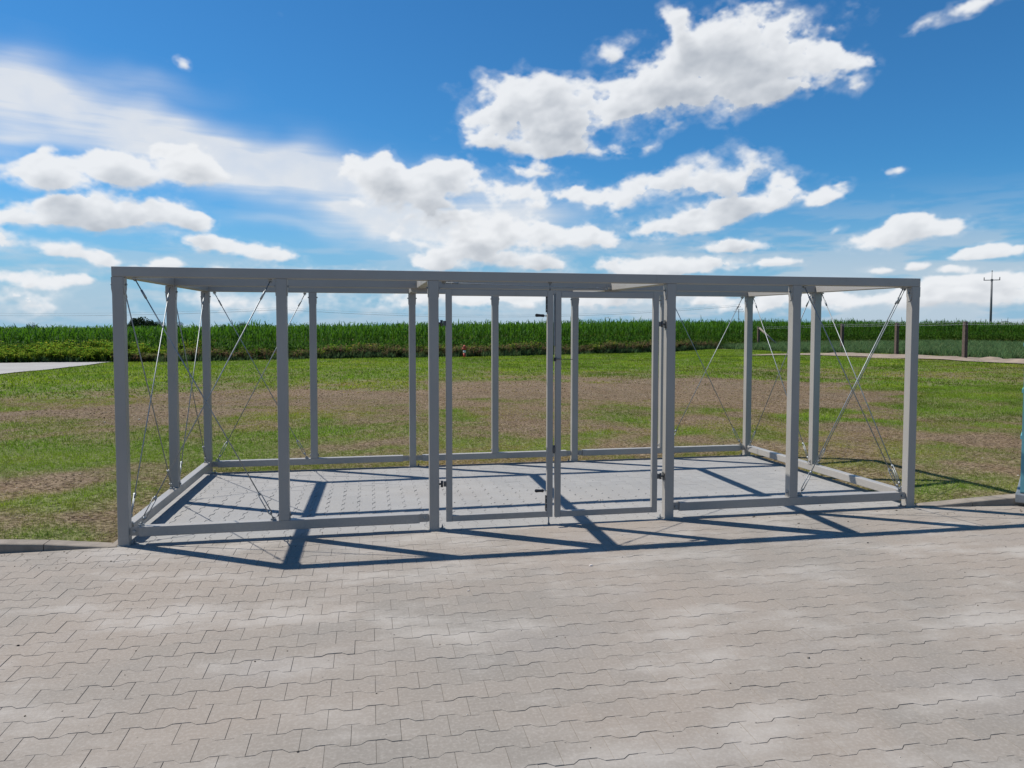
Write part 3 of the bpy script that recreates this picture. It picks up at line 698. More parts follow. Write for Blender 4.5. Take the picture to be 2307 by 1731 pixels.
l1, Lf = leaf(2.480, 3.372, .064, 1.956, True)
for zc, up_ in ((1.842, 1), (.178, -1)):
    m_ = MB(); m_.box((3.3125, .020, zc-.066), (3.3215, .044, zc+.066)); o = Lf(m_, 'bolt_guide', M['black'])
    m_ = MB()
    for k in (-1, 0, 1): m_.tube([(3.317, .014, zc+k*.045), (3.317, .0205, zc+k*.045)], .004, 6)
    m_.v = [(a-2.480, b, c-.064) for a, b, c in m_.v]; m_.build('screw', M['zinc'], o)
    zg = 1.747 if up_ > 0 else .285
    m_ = MB(); m_.tube([(3.325, .032, zg), (3.295, .026, zg+.001)], .0045, 6); h = Lf(m_, 'bolt_handle', M['zinc'])
    m_ = MB(); pts = [(3.297, .026, zg+.001), (3.289, .025, zg+.001), (3.27, .022, zg+.002), (3.25, .020, zg+.003), (3.228, .018, zg+.004), (3.219, .017, zg+.004)]
    rs = [.008, .0135, .0115, .0125, .0145, .008]; nb = 10; base = 0
    for (p, rr) in zip(pts, rs):
        for k in range(nb): m_.v.append((p[0], p[1]+rr*math.cos(2*math.pi*k/nb), p[2]+rr*math.sin(2*math.pi*k/nb)))
    for i in range(len(pts)-1):
        for k in range(nb): m_.f.append((i*nb+k, i*nb+(k+1) % nb, (i+1)*nb+(k+1) % nb, (i+1)*nb+k)); m_.sm.append(True)
    m_.f.append(tuple(range(nb))); m_.f.append(tuple((len(pts)-1)*nb+k for k in range(nb))[::-1]); m_.sm += [False, False]
    m_.v = [(a-2.480, b, c-.064) for a, b, c in m_.v]; m_.build('grip', M['black'], h)
m_ = MB(); m_.tube([(3.342, .032, .010), (3.342, .032, .0635)], .006, 8); m_.tube([(3.342, .032, .003), (3.342, .032, .010)], .011, 8); Lf(m_, 'drop_bolt', M['zinc'])
l2, Lf2 = leaf(3.3915, 4.298, .060, 1.948, False)
m_ = MB(); m_.box((3.3760, .020, .60), (3.3905, .046, .665)); m_.box((3.372, .008, .612), (3.3912, .0115, .652)); Lf2(m_, 'latch', M['dark_steel'])
m_ = MB(); m_.tube([(3.380, .004, 1.388), (3.40, .002, 1.389), (3.46, 0, 1.388), (3.535, .0, 1.386)], .0028, 5); m_.box((3.374, -.003, 1.372), (3.392, .011, 1.402)); Lf2(m_, 'cable_tie', M['black'])
m_ = MB(); m_.box((3.380, .022, 1.50), (3.3905, .044, 1.93)); Lf2(m_, 'cover_strip', M['zinc'])

# ------------------------------------------------------------------ lawn: mown grass and clover as blades
ROAD = [(-10.0, 33.0), (-10.3, 28.0), (-10.75, 22.9), (-13, 19.4), (-24, 12.0), (-60, 2), (-60, 23.0), (-34, 27.6), (-18, 30.6), (-14.4, 31.3)]
def in_road(x, y):
    c = np.zeros(np.shape(x), bool); n = len(ROAD)
    for i in range(n):
        (x1, y1), (x2, y2) = ROAD[i], ROAD[(i+1) % n]
        c ^= ((y1 > y) != (y2 > y)) & (x < (x2-x1)*(y-y1)/(y2-y1+1e-9)+x1)
    return c
def blades(n_pts, xr_, yr_, per, hgt, wid, seed, spread, keep=None, gmin=0.0):
    r = np.random.default_rng(seed)
    x = r.uniform(*xr_, n_pts); y = r.uniform(*yr_, n_pts)
    ok = ~((x > -.09) & (x < 6.89) & (y < 3.10)) & (y > .125) & (y < corn_y(x)-.2)
    ok &= ~((x > 6.8) & (y < .16)) | (y > .14-.11*(x-6.87)+.02) & (x > 6.95)
    # only what the frame and a step to the side could see
    ok &= np.abs((x-1.87)*math.cos(yaw)-(y+6.02)*math.sin(yaw)) < .78*((x-1.87)*math.sin(yaw)+(y+6.02)*math.cos(yaw))+.6
    if keep is not None: ok &= keep(x, y)
    ok &= ~in_road(x, y)
    x, y = x[ok], y[ok]; g = lawn_green(x, y)
    pk = r.random(len(x)) < np.clip(gmin+.20+g*1.15, 0, 1); x, y, g = x[pk], y[pk], g[pk]
    x = np.repeat(x, per)+r.normal(0, spread, len(x)*per); y = np.repeat(y, per)+r.normal(0, spread, len(y)*per); g = np.repeat(g, per)
    ok = ~((x > -.08) & (x < 6.88) & (y < 3.09)) & (y > .115); x, y, g = x[ok], y[ok], g[ok]
    n = len(x); lush = np.clip(g*1.6-.58, 0, 1)
    h = hgt*(.45+.75*lush)*r.uniform(.5, 1.25, n); w = wid*r.uniform(.6, 1.3, n)
    a = r.uniform(0, 2*np.pi, n); lean = r.uniform(.45, 1.45, n)
    dead = r.random(n) < np.clip(.55-.75*g, .04, .7); lean = np.where(dead, 1.5, lean); h = np.where(dead, h*.9+.01, h)
    z = ground_z(x, y)-.003
    dx, dy = np.cos(a), np.sin(a)
    b1 = np.stack([x-dy*w/2, y+dx*w/2, z], -1); b2 = np.stack([x+dy*w/2, y-dx*w/2, z], -1)
    tip = np.stack([x+dx*h*np.sin(lean), y+dy*h*np.sin(lean), z+h*np.cos(lean)+.004], -1)
    V = np.stack([b1, b2, tip], 1).reshape(-1, 3); Fc = np.arange(3*n).reshape(-1, 3)
    t = lush[:, None]; n1 = r.random((n, 1))
    c = OLIVE*(1-t)+LUSH*t; c = c*(.6+.75*n1)
    yel = vnoise(x, y, .7, 77)[:, None]; c = c*(1+np.array((.45, .22, 0))*np.clip(yel-.4, 0, 1)*2)
    dk = np.clip((vnoise(x, y, 1.0, 78)-.5)*3, 0, 1)[:, None]*(x[:, None] > 6.5)
    c = c*(1-.35*dk)
    c = np.where(dead[:, None], (STRAW*(1-n1)+BROWN*n1)*(.7+.5*r.random((n, 1))), c)
    return V, Fc, np.repeat(c, 3, 0)
def merge(parts):
    V = np.concatenate([p[0] for p in parts]); C = np.concatenate([p[2] for p in parts]); o = 0; Fs = []
    for p in parts: Fs.append(p[1]+o); o += len(p[0])
    return V, np.concatenate(Fs), C
parts = [blades(95000, (-9, 15), (.1, 5.2), 5, .040, .0052, 101, .018, gmin=.12),
         blades(110000, (-13, 21), (5.2, 13), 4, .048, .011, 102, .03, gmin=.10),
         blades(110000, (-20, 36), (13, 46), 4, .075, .034, 103, .07, gmin=.06),
         blades(1500, (-.5, 7.4), (3.09, 3.4), 7, .06, .004, 104, .015, gmin=.7)]
V, Fc, C = merge(parts)
s = Mat('grass_blade'); s.leafy(s.attr(), None, .45)
o = link('grass', np_mesh('grass', V, Fc, C), s.m); tag(o, 'patchy mown grass and clover with bare dry spots', 'grass', kind='stuff')

# clods, stones and straw on the bare soil
def chips(n, xr_, yr_, size, colr, seed, zfun, cond=None, flat=.5):
    r = np.random.default_rng(seed); x = r.uniform(*xr_, n); y = r.uniform(*yr_, n)
    if cond is not None: k = cond(x, y, r); x, y = x[k], y[k]
    n = len(x); sz = size*r.uniform(.4, 1.3, n)**1.5; z = zfun(x, y)
    oc = np.array([(1, 0, 0), (0, 1, 0), (-1, 0, 0), (0, -1, 0), (0, 0, 1), (0, 0, -1)], float)
    fc = np.array([(0, 1, 4), (1, 2, 4), (2, 3, 4), (3, 0, 4), (1, 0, 5), (2, 1, 5), (3, 2, 5), (0, 3, 5)])
    v = oc[None]*r.uniform(.5, 1.2, (n, 6, 1))*sz[:, None, None]; v[..., 2] *= flat
    a = r.uniform(0, 6.28, n); ca, sa = np.cos(a)[:, None], np.sin(a)[:, None]
    vx = v[..., 0]*ca-v[..., 1]*sa; vy = v[..., 0]*sa+v[..., 1]*ca
    V = np.stack([vx+x[:, None], vy+y[:, None], v[..., 2]+z[:, None]+sz[:, None]*flat*.25], -1).reshape(-1, 3)
    Fc = (fc[None]+6*np.arange(n)[:, None, None]).reshape(-1, 3); pal = np.array(colr)
    c = pal[r.integers(0, len(pal), n)]*r.uniform(.7, 1.25, (n, 1)); return V, Fc, np.repeat(c, 6, 0)
onlawn = lambda x, y, r: (~((x > -.09) & (x < 6.89) & (y < 3.1))) & (y > .2) & (lawn_green(x, y) < .25+.35*r.random(len(x))) & ~in_road(x, y)
V, Fc, C = merge([chips(34000, (-8, 14), (.15, 9), .010, [(.12, .08, .05), (.06, .042, .028), (.16, .12, .085)], 201, ground_z, onlawn),
                  chips(30000, (-14, 24), (9, 30), .017, [(.12, .08, .05), (.055, .038, .025), (.16, .12, .085)], 202, ground_z, onlawn),
                  chips(160, (-8, 14), (.2, 12), .016, [(.5, .47, .42)], 203, ground_z, onlawn)])
s = Mat('soil_clod'); s.col(s.attr()).set(.95, spec=.1)
o = link('soil_clods', np_mesh('soil_clods', V, Fc, C), s.m); tag(o, 'loose soil crumbs and small stones on the bare patches', 'soil', kind='stuff')
zy = lambda x, y: np.where((x > 0) & (x < 6.8) & (y > 0), -.0135*np.clip(y, 0, 3.2), 0.0)+.0005
V, Fc, C = merge([chips(420, (-3, 10), (-4.6, -.05), .0045, [(.09, .07, .05), (.05, .045, .04), (.5, .48, .44)], 211, zy),
                  chips(160, (0.1, 6.7), (.05, 2.9), .006, [(.12, .09, .07), (.06, .05, .045)], 212, zy),
                  chips(220, (-2.2, .4), (-.55, -.05), .006, [(.12, .09, .06), (.08, .06, .045)], 213, zy, lambda x, y, r: r.random(len(x)) < .6),
                  chips(60, (5.0, 8.4), (-.6, -.03), .008, [(.07, .055, .04)], 214, zy)])
o = link('grit', np_mesh('grit', V, Fc, C), s.m); tag(o, 'scattered grit and soil crumbs on the paving', 'grit', kind='stuff')
s = Mat('chip_of_paper'); s.col((.62, .55, .50)).set(.9)
def crumb(x, y, sz, label, mat):
    m_ = MB(); k = 7; rr = random.Random(int(x*100)+int(-y*100))
    a0 = [(math.cos(i*2*math.pi/k)*sz*rr.uniform(.6, 1.1), math.sin(i*2*math.pi/k)*sz*.6*rr.uniform(.6, 1.1)) for i in range(k)]
    v = [(p, q_, 0) for p, q_ in a0]+[(p*.7, q_*.7, sz*rr.uniform(.35, .6)) for p, q_ in a0]
    m_.add(v, [(i, (i+1) % k, k+(i+1) % k, k+i) for i in range(k)]+[tuple(range(k, 2*k)), tuple(range(k))[::-1]])
    tag(m_.build('stone_chip', mat, None, (x, y, .001)), label, 'stone chip')
SP = s.m
crumb(4.02, -2.69, .011, 'small pale chip with a reddish edge lying alone on the bare paving at lower right', M['kerb'])
crumb(3.37, -1.10, .016, 'flat whitish chip on the paving just below the shadow of the double gate', SP)
crumb(.77, -1.47, .009, 'tiny white chip on the paving at lower left', SP)
crumb(2.47, -1.43, .010, 'white chip on the paving straight below the left gate leaf', SP)
crumb(5.62, -.96, .013, 'small grey chip at the edge of the shadow below the right bay', M['kerb'])
crumb(.07, -1.80, .009, 'single dark clod on the paving near the left edge of the photo', M['timber'])

# ------------------------------------------------------------------ road on the left, sandy strip on the right
rd = ROAD
def sheet(name, outline, lift, mat, kind='structure'):
    """flat sheet following the ground, subdivided"""
    import bmesh
    bm = bmesh.new(); bm.faces.new([bm.verts.new((x, y, 0)) for x, y in outline]); bmesh.ops.triangulate(bm, faces=bm.faces)
    for _ in range(4): bmesh.ops.subdivide_edges(bm, edges=bm.edges[:], cuts=1, use_grid_fill=True)
    for v in bm.verts: v.co.z = float(ground_z(np.array(v.co.x), np.array(v.co.y)))+lift
    bmesh.ops.recalc_face_normals(bm, faces=bm.faces)
    if sum(f.normal.z for f in bm.faces) < 0: bmesh.ops.reverse_faces(bm, faces=bm.faces)
    me = bpy.data.meshes.new(name); bm.to_mesh(me); bm.free(); o = link(name, me, mat); o['kind'] = kind; return o
sheet('road', rd, .035, M['road'])
SAND = mat_simple('trodden_sand', (.25, .195, .145), .95, 0, .22, 1.2, .4)
pth = [(23.0, 34.6), (26.5, 36.2), (30.1, 36.9), (32.6, 36.6), (34.0, 33.4), (34.2, 29.3), (34.6, 24.8), (36, 16), (36, 4), (33.4, 4), (33.2, 15), (31.6, 22.2), (30.8, 25.2), (31.2, 28.4), (29.9, 31.9), (27.2, 34.4)]
sheet('path', pth, .05, SAND)
r = np.random.default_rng(5)
m_ = MB()
mound = [(33.3, 27.2, .8, .14), (31.2, 31.5, 1.6, .08), (32.3, 29.0, 1.3, .12), (30.2, 34.6, 1.5, .12), (33.1, 25.2, 1.2, .12)]
for cx, cy, rr, hh in mound:
    n = 12; v = [(cx, cy, float(ground_z(np.array(cx), np.array(cy)))+hh+.05)]
    for k, f_ in ((1, .45), (2, 1.0)):
        for i in range(n):
            a = 2*math.pi*i/n; q_ = rr*f_*random.uniform(.8, 1.2); x, y = cx+q_*math.cos(a), cy+q_*math.sin(a)
            v.append((x, y, float(ground_z(np.array(x), np.array(y)))+(hh*random.uniform(.55, .9)+.05 if k == 1 else .02)))
    m_.add(v, [(0, 1+i, 1+(i+1) % n) for i in range(n)]+[(1+i, 1+n+i, 1+n+(i+1) % n, 1+(i+1) % n) for i in range(n)], True)
o = m_.build('sand_heaps', SAND); tag(o, 'low heaps of pale sand along the wooden post fence', 'sand', kind='stuff')

# ------------------------------------------------------------------ corn field
def tpl_corn(seed, full=True):
    r = random.Random(seed); V = []; Fc = []; C = []
    h = 1.0
    def quad(p, q_, c0):
        n = len(V)
    # stalk
    lo = 0 if full else .55
    for k in range(3):
        a = 2*math.pi*k/3; V.append((.009*math.cos(a), .009*math.sin(a), lo)); C.append((.10, .16, .035))
    for k in range(3):
        a = 2*math.pi*k/3; V.append((.004*math.cos(a), .004*math.sin(a), h*.93)); C.append((.09, .16, .03))
    Fc += [(0, 1, 4, 3), (1, 2, 5, 4), (2, 0, 3, 5)]
    nl = 11 if full else 6; z0 = .10 if full else .55; az0 = r.uniform(0, 6.28)
    for i in range(nl):
        t = i/(nl-1); z = z0+(.90-z0)*t+r.uniform(-.02, .02); a = az0+math.pi*i+r.gauss(0, .5)
        L = (.34+.20*math.sin(math.pi*min(1, t*.8+.15)))*r.uniform(.8, 1.15); wd = .022*r.uniform(.8, 1.2)
        if t > .75: L *= .72
        up = r.uniform(.75, 1.2) if t < .6 else r.uniform(1.2, 1.8)
        dx, dy = math.cos(a), math.sin(a); px, py = -dy, dx; b = len(V); seg = 4
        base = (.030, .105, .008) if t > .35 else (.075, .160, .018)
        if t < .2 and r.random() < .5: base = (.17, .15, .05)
        for k in range(seg+1):
            s_ = k/seg; hx = L*(.25*s_+.75*s_**1.15)*.62; zz = z+L*(up*s_*.9-1.05*s_*s_*r.uniform(.75, 1.05)*(.62 if t > .75 else 1.0))
            w_ = wd*(.5 if k == 0 else 1.0 if k == 1 else .95 if k == 2 else .6 if k == 3 else .05)
            tw = .35*math.sin(s_*3+i)
            V.append((dx*hx+px*w_, dy*hx+py*w_, zz+w_*tw)); V.append((dx*hx-px*w_, dy*hx-py*w_, zz-w_*tw))
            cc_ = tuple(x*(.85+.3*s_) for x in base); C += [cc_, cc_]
        Fc += [(b+2*k, b+2*k+1, b+2*k+3, b+2*k+2) for k in range(seg)]
    if r.random() < .12:   # young tassel
        for k in range(2):
            a = r.uniform(0, 6.28); b = len(V); V += [(0, 0, .93), (.006, .004, .93), (.03*math.cos(a)+.004, .03*math.sin(a), 1.07), (.03*math.cos(a), .03*math.sin(a), 1.07)]
            C += [(.22, .22, .08)]*4; Fc.append((b, b+1, b+2, b+3))
    return np.array(V, float), np.array(Fc), np.array(C)
def scatter(tpls, x, y, z, sc, szc, tint, rs):
    Vs, Fs, Cs = [], [], []; o = 0; a = rs.uniform(0, 6.28, len(x)); which = rs.integers(0, len(tpls), len(x))
    for t, (V, Fc, C) in enumerate(tpls):
        k = which == t; n = int(k.sum())
        if not n: continue
        ca, sa = np.cos(a[k])[:, None], np.sin(a[k])[:, None]
        v = np.empty((n, len(V), 3)); lean = rs.normal(0, .05, (n, 2))
        v[..., 0] = (V[:, 0]*ca-V[:, 1]*sa)*sc[k][:, None]+x[k][:, None]+lean[:, :1]*V[:, 2]*szc[k][:, None]
        v[..., 1] = (V[:, 0]*sa+V[:, 1]*ca)*sc[k][:, None]+y[k][:, None]+lean[:, 1:]*V[:, 2]*szc[k][:, None]
        v[..., 2] = V[:, 2]*szc[k][:, None]+z[k][:, None]
        Vs.append(v.reshape(-1, 3)); Fs.append((Fc[None]+len(V)*np.arange(n)[:, None, None]).reshape(-1, Fc.shape[1])+o); o += n*len(V)
        Cs.append((C[None]*tint[k][:, None, :]).reshape(-1, 3))
    return np.concatenate(Vs), np.concatenate(Fs), np.concatenate(Cs)
def corn_h(x): return np.interp(x, [-40, -14.6, -8.2, -1.2, 10, 22, 31, 60], [1.40, 1.42, 1.52, 1.56, 1.70, 1.85, 1.95, 2.1])
rs = np.random.default_rng(17)
full = [tpl_corn(i) for i in range(9)]; top = [tpl_corn(50+i, False) for i in range(7)]
def rows(n_rows, first, step, xa, xb, sx):
    X_, Y_ = [], []
    for k in range(n_rows):
        x = np.arange(xa, xb, sx)+rs.uniform(0, sx); x = x+rs.normal(0, .04, len(x)); y = corn_y(x)+first+k*step+1.5*np.clip((-6.5-x)/2, 0, 1)+rs.normal(0, .05, len(x)); X_.append(x); Y_.append(y)
    return np.concatenate(X_), np.concatenate(Y_)
P = []
for (nr, f0, st, xa, xb, sx, tp) in ((4, .5, .7, -26, 86, .16, full), (8, 3.3, .75, -30, 92, .20, top), (16, 9.5, 1.5, -40, 100, .32, top), (14, 34, 4.0, -60, 130, .9, top)):
    x, y = rows(nr, f0, st, xa, xb, sx); h = corn_h(x)*rs.normal(.985, .065, len(x))*(1+.05*(vnoise(x, y, .25, 60)-.5)*2)
    g_ = ground_z(x, y); far_ = np.clip((y-corn_y(x)-20)/40, 0, 1)
    tint = np.stack([rs.uniform(.75, 1.25, len(x))]*3, -1)*np.array((1, 1, 1)); wide = np.where(f0 > 30, 2.6, np.where(f0 > 9, 1.5, 1.15))
    P.append(scatter(tp, x, y, g_, np.full(len(x), 1.0)*wide, h, tint, rs))
V = np.concatenate([p[0] for p in P]); C = np.concatenate([p[2] for p in P]); o_ = 0; Fl = []
for p in P: Fl.append(p[1]+o_); o_ += len(p[0])
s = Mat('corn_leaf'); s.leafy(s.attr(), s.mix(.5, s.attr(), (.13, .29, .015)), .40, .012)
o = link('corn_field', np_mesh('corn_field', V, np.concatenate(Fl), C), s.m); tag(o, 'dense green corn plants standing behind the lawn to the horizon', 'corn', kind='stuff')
# closed canopy further in
cxs = np.linspace(-900, 1100, 160); dys = np.concatenate([np.linspace(4, 60, 60), np.geomspace(62, 900, 40)])
X, DY = np.meshgrid(cxs, dys); Y = corn_y(X)+DY
Z = ground_z(X, Y)+corn_h(X)*.80+(vnoise(X, Y, .8, 61)-.5)*.16-np.clip((5.5-DY), 0, 1.5)*.5
ny, nx = X.shape; I = np.arange(nx*ny).reshape(ny, nx); q_ = np.stack([I[:-1, :-1], I[:-1, 1:], I[1:, 1:], I[1:, :-1]], -1).reshape(-1, 4)
s = Mat('corn_canopy'); n1 = s.noise(3.0, 5, .7); s.col(s.mix(s.ramp(n1, .3, .7), (.018, .045, .008), (.05, .12, .015))).set(.9, spec=.1)
s.bump(n1, .8, .3)
o = link('corn_canopy', np_mesh('corn_canopy', np.stack([X, Y, Z], -1).reshape(-1, 3), q_, None, True), s.m); tag(o, 'closed green canopy of the far corn field', 'corn', kind='stuff')

# weeds along the corn edge
def tpl_weed(seed, kind):
    r = random.Random(seed); V = []; Fc = []; C = []
    for i in range(13 if kind != 'grass' else 16):
        a = r.uniform(0, 6.28); l = r.uniform(.5, 1.0); sp = r.uniform(.05, .35); w_ = .010 if kind == 'grass' else .013
        bx, by = r.gauss(0, .06), r.gauss(0, .06); dx, dy = math.cos(a), math.sin(a); b = len(V)
        if kind == 'brown': c = random.choice([(.150, .128, .068), (.210, .150, .090), (.120, .135, .053), (.255, .150, .098), (.112, .165, .045), (.090, .150, .038)])
        elif kind == 'yellow': c = random.choice([(.22, .32, .03), (.30, .36, .04), (.16, .27, .03), (.12, .21, .02)])
        else: c = random.choice([(.06, .12, .05), (.08, .15, .055), (.11, .16, .065)])
        pts = [(bx, by, 0), (bx+dx*sp*.4, by+dy*sp*.4, l*.6), (bx+dx*sp, by+dy*sp, l)]
        for k, (x, y, z) in enumerate(pts):
            ww = w_*(1, .8, .15)[k]; V += [(x-dy*ww, y+dx*ww, z), (x+dy*ww, y-dx*ww, z)]; C += [c, c]
        Fc += [(b, b+1, b+3, b+2), (b+2, b+3, b+5, b+4)]
        if kind != 'grass':
            for k in range(7):
                t = r.uniform(.15, 1); x, y, z = bx+dx*sp*t*t, by+dy*sp*t*t, l*t; aa = r.uniform(0, 6.28); L_ = r.uniform(.05, .13)*(1.25 if kind == 'yellow' else 1); b = len(V)
                ex, ey = math.cos(aa)*L_, math.sin(aa)*L_; ez = r.uniform(-.02, .06)
                V += [(x, y, z), (x+ex*.5-ey*.3, y+ey*.5+ex*.3, z+ez), (x+ex, y+ey, z+ez*.6), (x+ex*.5+ey*.3, y+ey*.5-ex*.3, z+ez)]
                cc_ = tuple(q__*r.uniform(.8, 1.35) for q__ in c); C += [cc_]*4; Fc.append((b, b+1, b+2, b+3))
    return np.array(V, float), np.array(Fc), np.array(C)
P = []
def weeds(kind, n, fx, ylo, yhi, h0, h1, seed):
    x = rs.uniform(*fx, n); d = rs.uniform(ylo, yhi, n); y = corn_y(x)+d
    cl = vnoise(x, y, .45, 63)*.8+vnoise(x, y, 1.4, 64)*.4; k = rs.random(n) < np.clip(cl*1.6-.2, .15, 1); x, y, cl = x[k], y[k], cl[k]
    h = rs.uniform(h0, h1, len(x))*(.6+.6*cl); t = np.stack([rs.uniform(.75, 1.25, len(x))]*3, -1)
    P.append(scatter([tpl_weed(seed+i, kind) for i in range(5)], x, y, ground_z(x, y), np.full(len(x), 1.0), h, t, rs))
weeds('brown', 3000, (-8.0, 29), -.75, .5, .16, .80, 300)
weeds('grass', 2600, (-8.0, 29), -1.1, .1, .10, .50, 320)
weeds('yellow', 500, (-8, 26), -.5, .6, .3, .8, 321)
weeds('brown', 300, (-10, -8), -.3, .5, .35, .7, 305)
weeds('yellow', 2600, (-26, -6.8), -.2, 1.9, .30, .80, 310)
weeds('yellow', 1900, (-26, -6.2), .9, 2.3, .55, 1.15, 311)
weeds('grass', 700, (-26, -7.0), -.4, .5, .12, .45, 312)
o_ = 0; Fl = []
for p in P: Fl.append(p[1]+o_); o_ += len(p[0])
s = Mat('weed_leaf'); s.leafy(s.attr(), None, .45)
o = link('weeds', np_mesh('weeds', np.concatenate([p[0] for p in P]), np.concatenate(Fl), np.concatenate([p[2] for p in P])), s.m); tag(o, 'brown and yellow green weeds along the foot of the corn', 'weeds', kind='stuff')
P = []
n = 9000; x = rs.uniform(29, 62, n); y = rs.uniform(24, 66, n); dpt = corn_y(x)-y
k = (dpt > 0) & ((x > 34.3+.0*(y)) | (y > 37.3+(x-30)*.1)); x, y = x[k], y[k]
P.append(scatter([tpl_weed(400+i, 'grass') for i in range(5)], x, y, ground_z(x, y), np.full(len(x), 1.6), rs.uniform(.3, .6, len(x)), np.stack([rs.uniform(.8, 1.3, len(x))]*3, -1), rs))
o = link('tall_grass', np_mesh('tall_grass', P[0][0], P[0][1], P[0][2]), s.m); tag(o, 'bluish green tall grass behind the wooden post fence', 'grass', kind='stuff')

# ------------------------------------------------------------------ trees on the horizon
def gz(x, y): return float(ground_z(np.array(float(x)), np.array(float(y))))
leafm = Mat('tree_leaf'); leafm.leafy(leafm.attr(), None, .25)
def tree(x, y, ztop, wdt, seed, label, lobes=9, density=1.0, dark=1.0):
    r = np.random.default_rng(seed); z0 = gz(x, y); h = ztop-z0; hw = wdt/2
    t = thing('tree', (x, y, z0), label, 'tree', 'trees on the horizon')
    m_ = MB(); rr = random.Random(seed)
    m_.tube([(0, 0, -.2), (.1, 0, h*.25), (-.1, .1, h*.5), (.1, 0, h*.8)], .03*wdt, 7, .006*wdt)
    for k in range(6):
        a = rr.uniform(0, 6.28); zz = h*rr.uniform(.25, .6); m_.tube([(0, 0, zz), (math.cos(a)*hw*.4, math.sin(a)*hw*.4, zz+h*.15), (math.cos(a)*hw*.75, math.sin(a)*hw*.75, zz+h*.25)], .012*wdt, 5, .003*wdt)
    m_.build('trunk', M['bark'], t)
    L = [(rr.uniform(-.65, .65)*hw, rr.uniform(-.65, .65)*hw, h*(1-rr.uniform(.18, .6)), rr.uniform(.26, .46)*hw) for _ in range(lobes)]
    L = [(a, b, min(c, h*(1.0)-d*.75*min(1, h/wdt)), d) for a, b, c, d in L]; L = [(a, b, min(c, h-d-.9*(a*a+b*b)/hw), d) for a, b, c, d in L]; r0 = min(.66*hw, .45*h); L[0] = (0, 0, h-r0, r0); L[1] = (.35*hw, 0, h-r0*1.15, r0*.75); L[2] = (-.38*hw, .1, h-r0*1.2, r0*.75)
    n = int(2600*density); li = r.integers(0, len(L), n); A = np.array(L)[li]
    v = r.normal(0, 1, (n, 3)); v /= np.linalg.norm(v, axis=1)[:, None]; rad = r.uniform(.45, 1.0, n)**.5
    p = A[:, :3]+v*A[:, 3:4]*rad[:, None]*np.array((1, 1, 1.0))
    p[:, 2] = np.clip(p[:, 2], h*.12, h)
    sz = wdt*.020*r.uniform(.6, 1.5, n)
    e1 = r.normal(0, 1, (n, 3)); e1 /= np.linalg.norm(e1, axis=1)[:, None]; e2 = np.cross(e1, v); e2 /= np.linalg.norm(e2, axis=1)[:, None]+1e-6
    V = np.stack([p-e1*sz[:, None], p+e2*sz[:, None]*.7, p+e1*sz[:, None], p-e2*sz[:, None]*.7], 1).reshape(-1, 3)
    c = np.array((.030, .052, .022))*dark*(.6+.8*r.random((n, 1)))*(.8+.4*(li[:, None] % 3)/2)
    link('crown', np_mesh('crown', V, np.arange(4*n).reshape(-1, 4), np.repeat(c, 4, 0)), leafm.m, t)
tree(-104.9, 379.5, 6.6, 15.5, 1, 'broad dark round tree rising above the corn between the first two left posts', 14, 2.2)
tree(-98.2, 384.0, 5.0, 7.5, 9, 'lower tree adjoining the right flank of the broad dark round tree', 8, .8)
tree(-93.4, 403.0, 4.5, 5.0, 2, 'small dark tree just right of the broad round tree', 6, .6)
tree(-76.1, 487.9, 5.0, 9.5, 3, 'low wide tree above the corn in the second left bay', 9, .9)
tree(-154.3, 383.9, 3.6, 7.0, 4, 'loose airy tree left of the shelter, tallest of those at the left edge', 7, .7)
tree(-173.1, 408.6, 2.4, 7.5, 5, 'low bushy tree nearest the left edge of the photo', 7, .7)
tree(-159.1+22, 446.2, 2.6, 6.0, 6, 'small low treetop barely above the corn left of the corner post', 6, .5)
tree(41.9, 412.1, 4.7, 4.5, 7, 'narrow ragged tree seen beside the left gate post', 7, .6)
tree(119.0, 429.0, 4.9, 9.5, 8, 'flat dark treetop above the corn inside the right gate leaf', 8, .8)
tree(127.5, 426.0, 4.0, 7.0, 10, 'smaller treetop right of the flat one, behind a rear post', 7, .6)

# ------------------------------------------------------------------ power line
def power_pole(x, y, ztop, label, az, arms):
    z0 = gz(x, y); h = ztop-z0; t = thing('power_pole', (x, y, z0), label, 'power pole', 'power line poles', az)
    m_ = MB(); m_.tube([(0, 0, -.5), (0, 0, h*.55), (0, 0, h*.87)], .17, 8, .11); m_.build('shaft', M['pole'], t)
    m_ = MB(); m_.tube([(0, 0, h*.86), (0, 0, h-.15)], .05, 6, .035); m_.build('top_pin', M['pole'], t)
    m_ = MB(); m_.tube([(0, 0, h-.16), (0, 0, h-.02)], .075, 8, .05); m_.build('insulator', M['black'], t)
    for dz, w_ in arms:
        zz = h-dz; m_ = MB(); m_.box((-w_, -.05, zz-.05), (w_, .05, zz+.05)); m_.box((-.14, -.1, zz-.14), (.14, .1, zz+.14)); a_ = m_.build('crossarm', M['pole'], t)
        for s_ in (-1, 1):
            m_ = MB(); m_.tube([(s_*(w_-.06), 0, zz+.05), (s_*(w_-.06), 0, zz+.16), (s_*(w_-.06), 0, zz+.20), (s_*(w_-.06), 0, zz+.40)], .055, 7); m_.build('insulator', M['black'], a_)
    return [Vector((x, y, z0+h))]+[Vector((x+s_*w_*math.cos(az), y+s_*w_*math.sin(az), z0+h-dz+.4)) for dz, w_ in arms for s_ in (-1, 1)]
az_ = math.radians(-38)
p0 = power_pole(87.0, 84.1, 9.55, 'tall dark power pole with one crossarm standing alone at the right edge', az_, [(1.35, .98)])
p1 = power_pole(147.5, 272.2, 10.6, 'distant power pole with stacked crossarms above the corn at right', math.radians(-20), [(1.0, .7), (2.1, 1.5), (2.9, 1.9)])
p2 = power_pole(-30.5, 292.3, 8.9, 'distant power pole mostly hidden by the second front post', math.radians(-5), [(1.2, 1.2)])
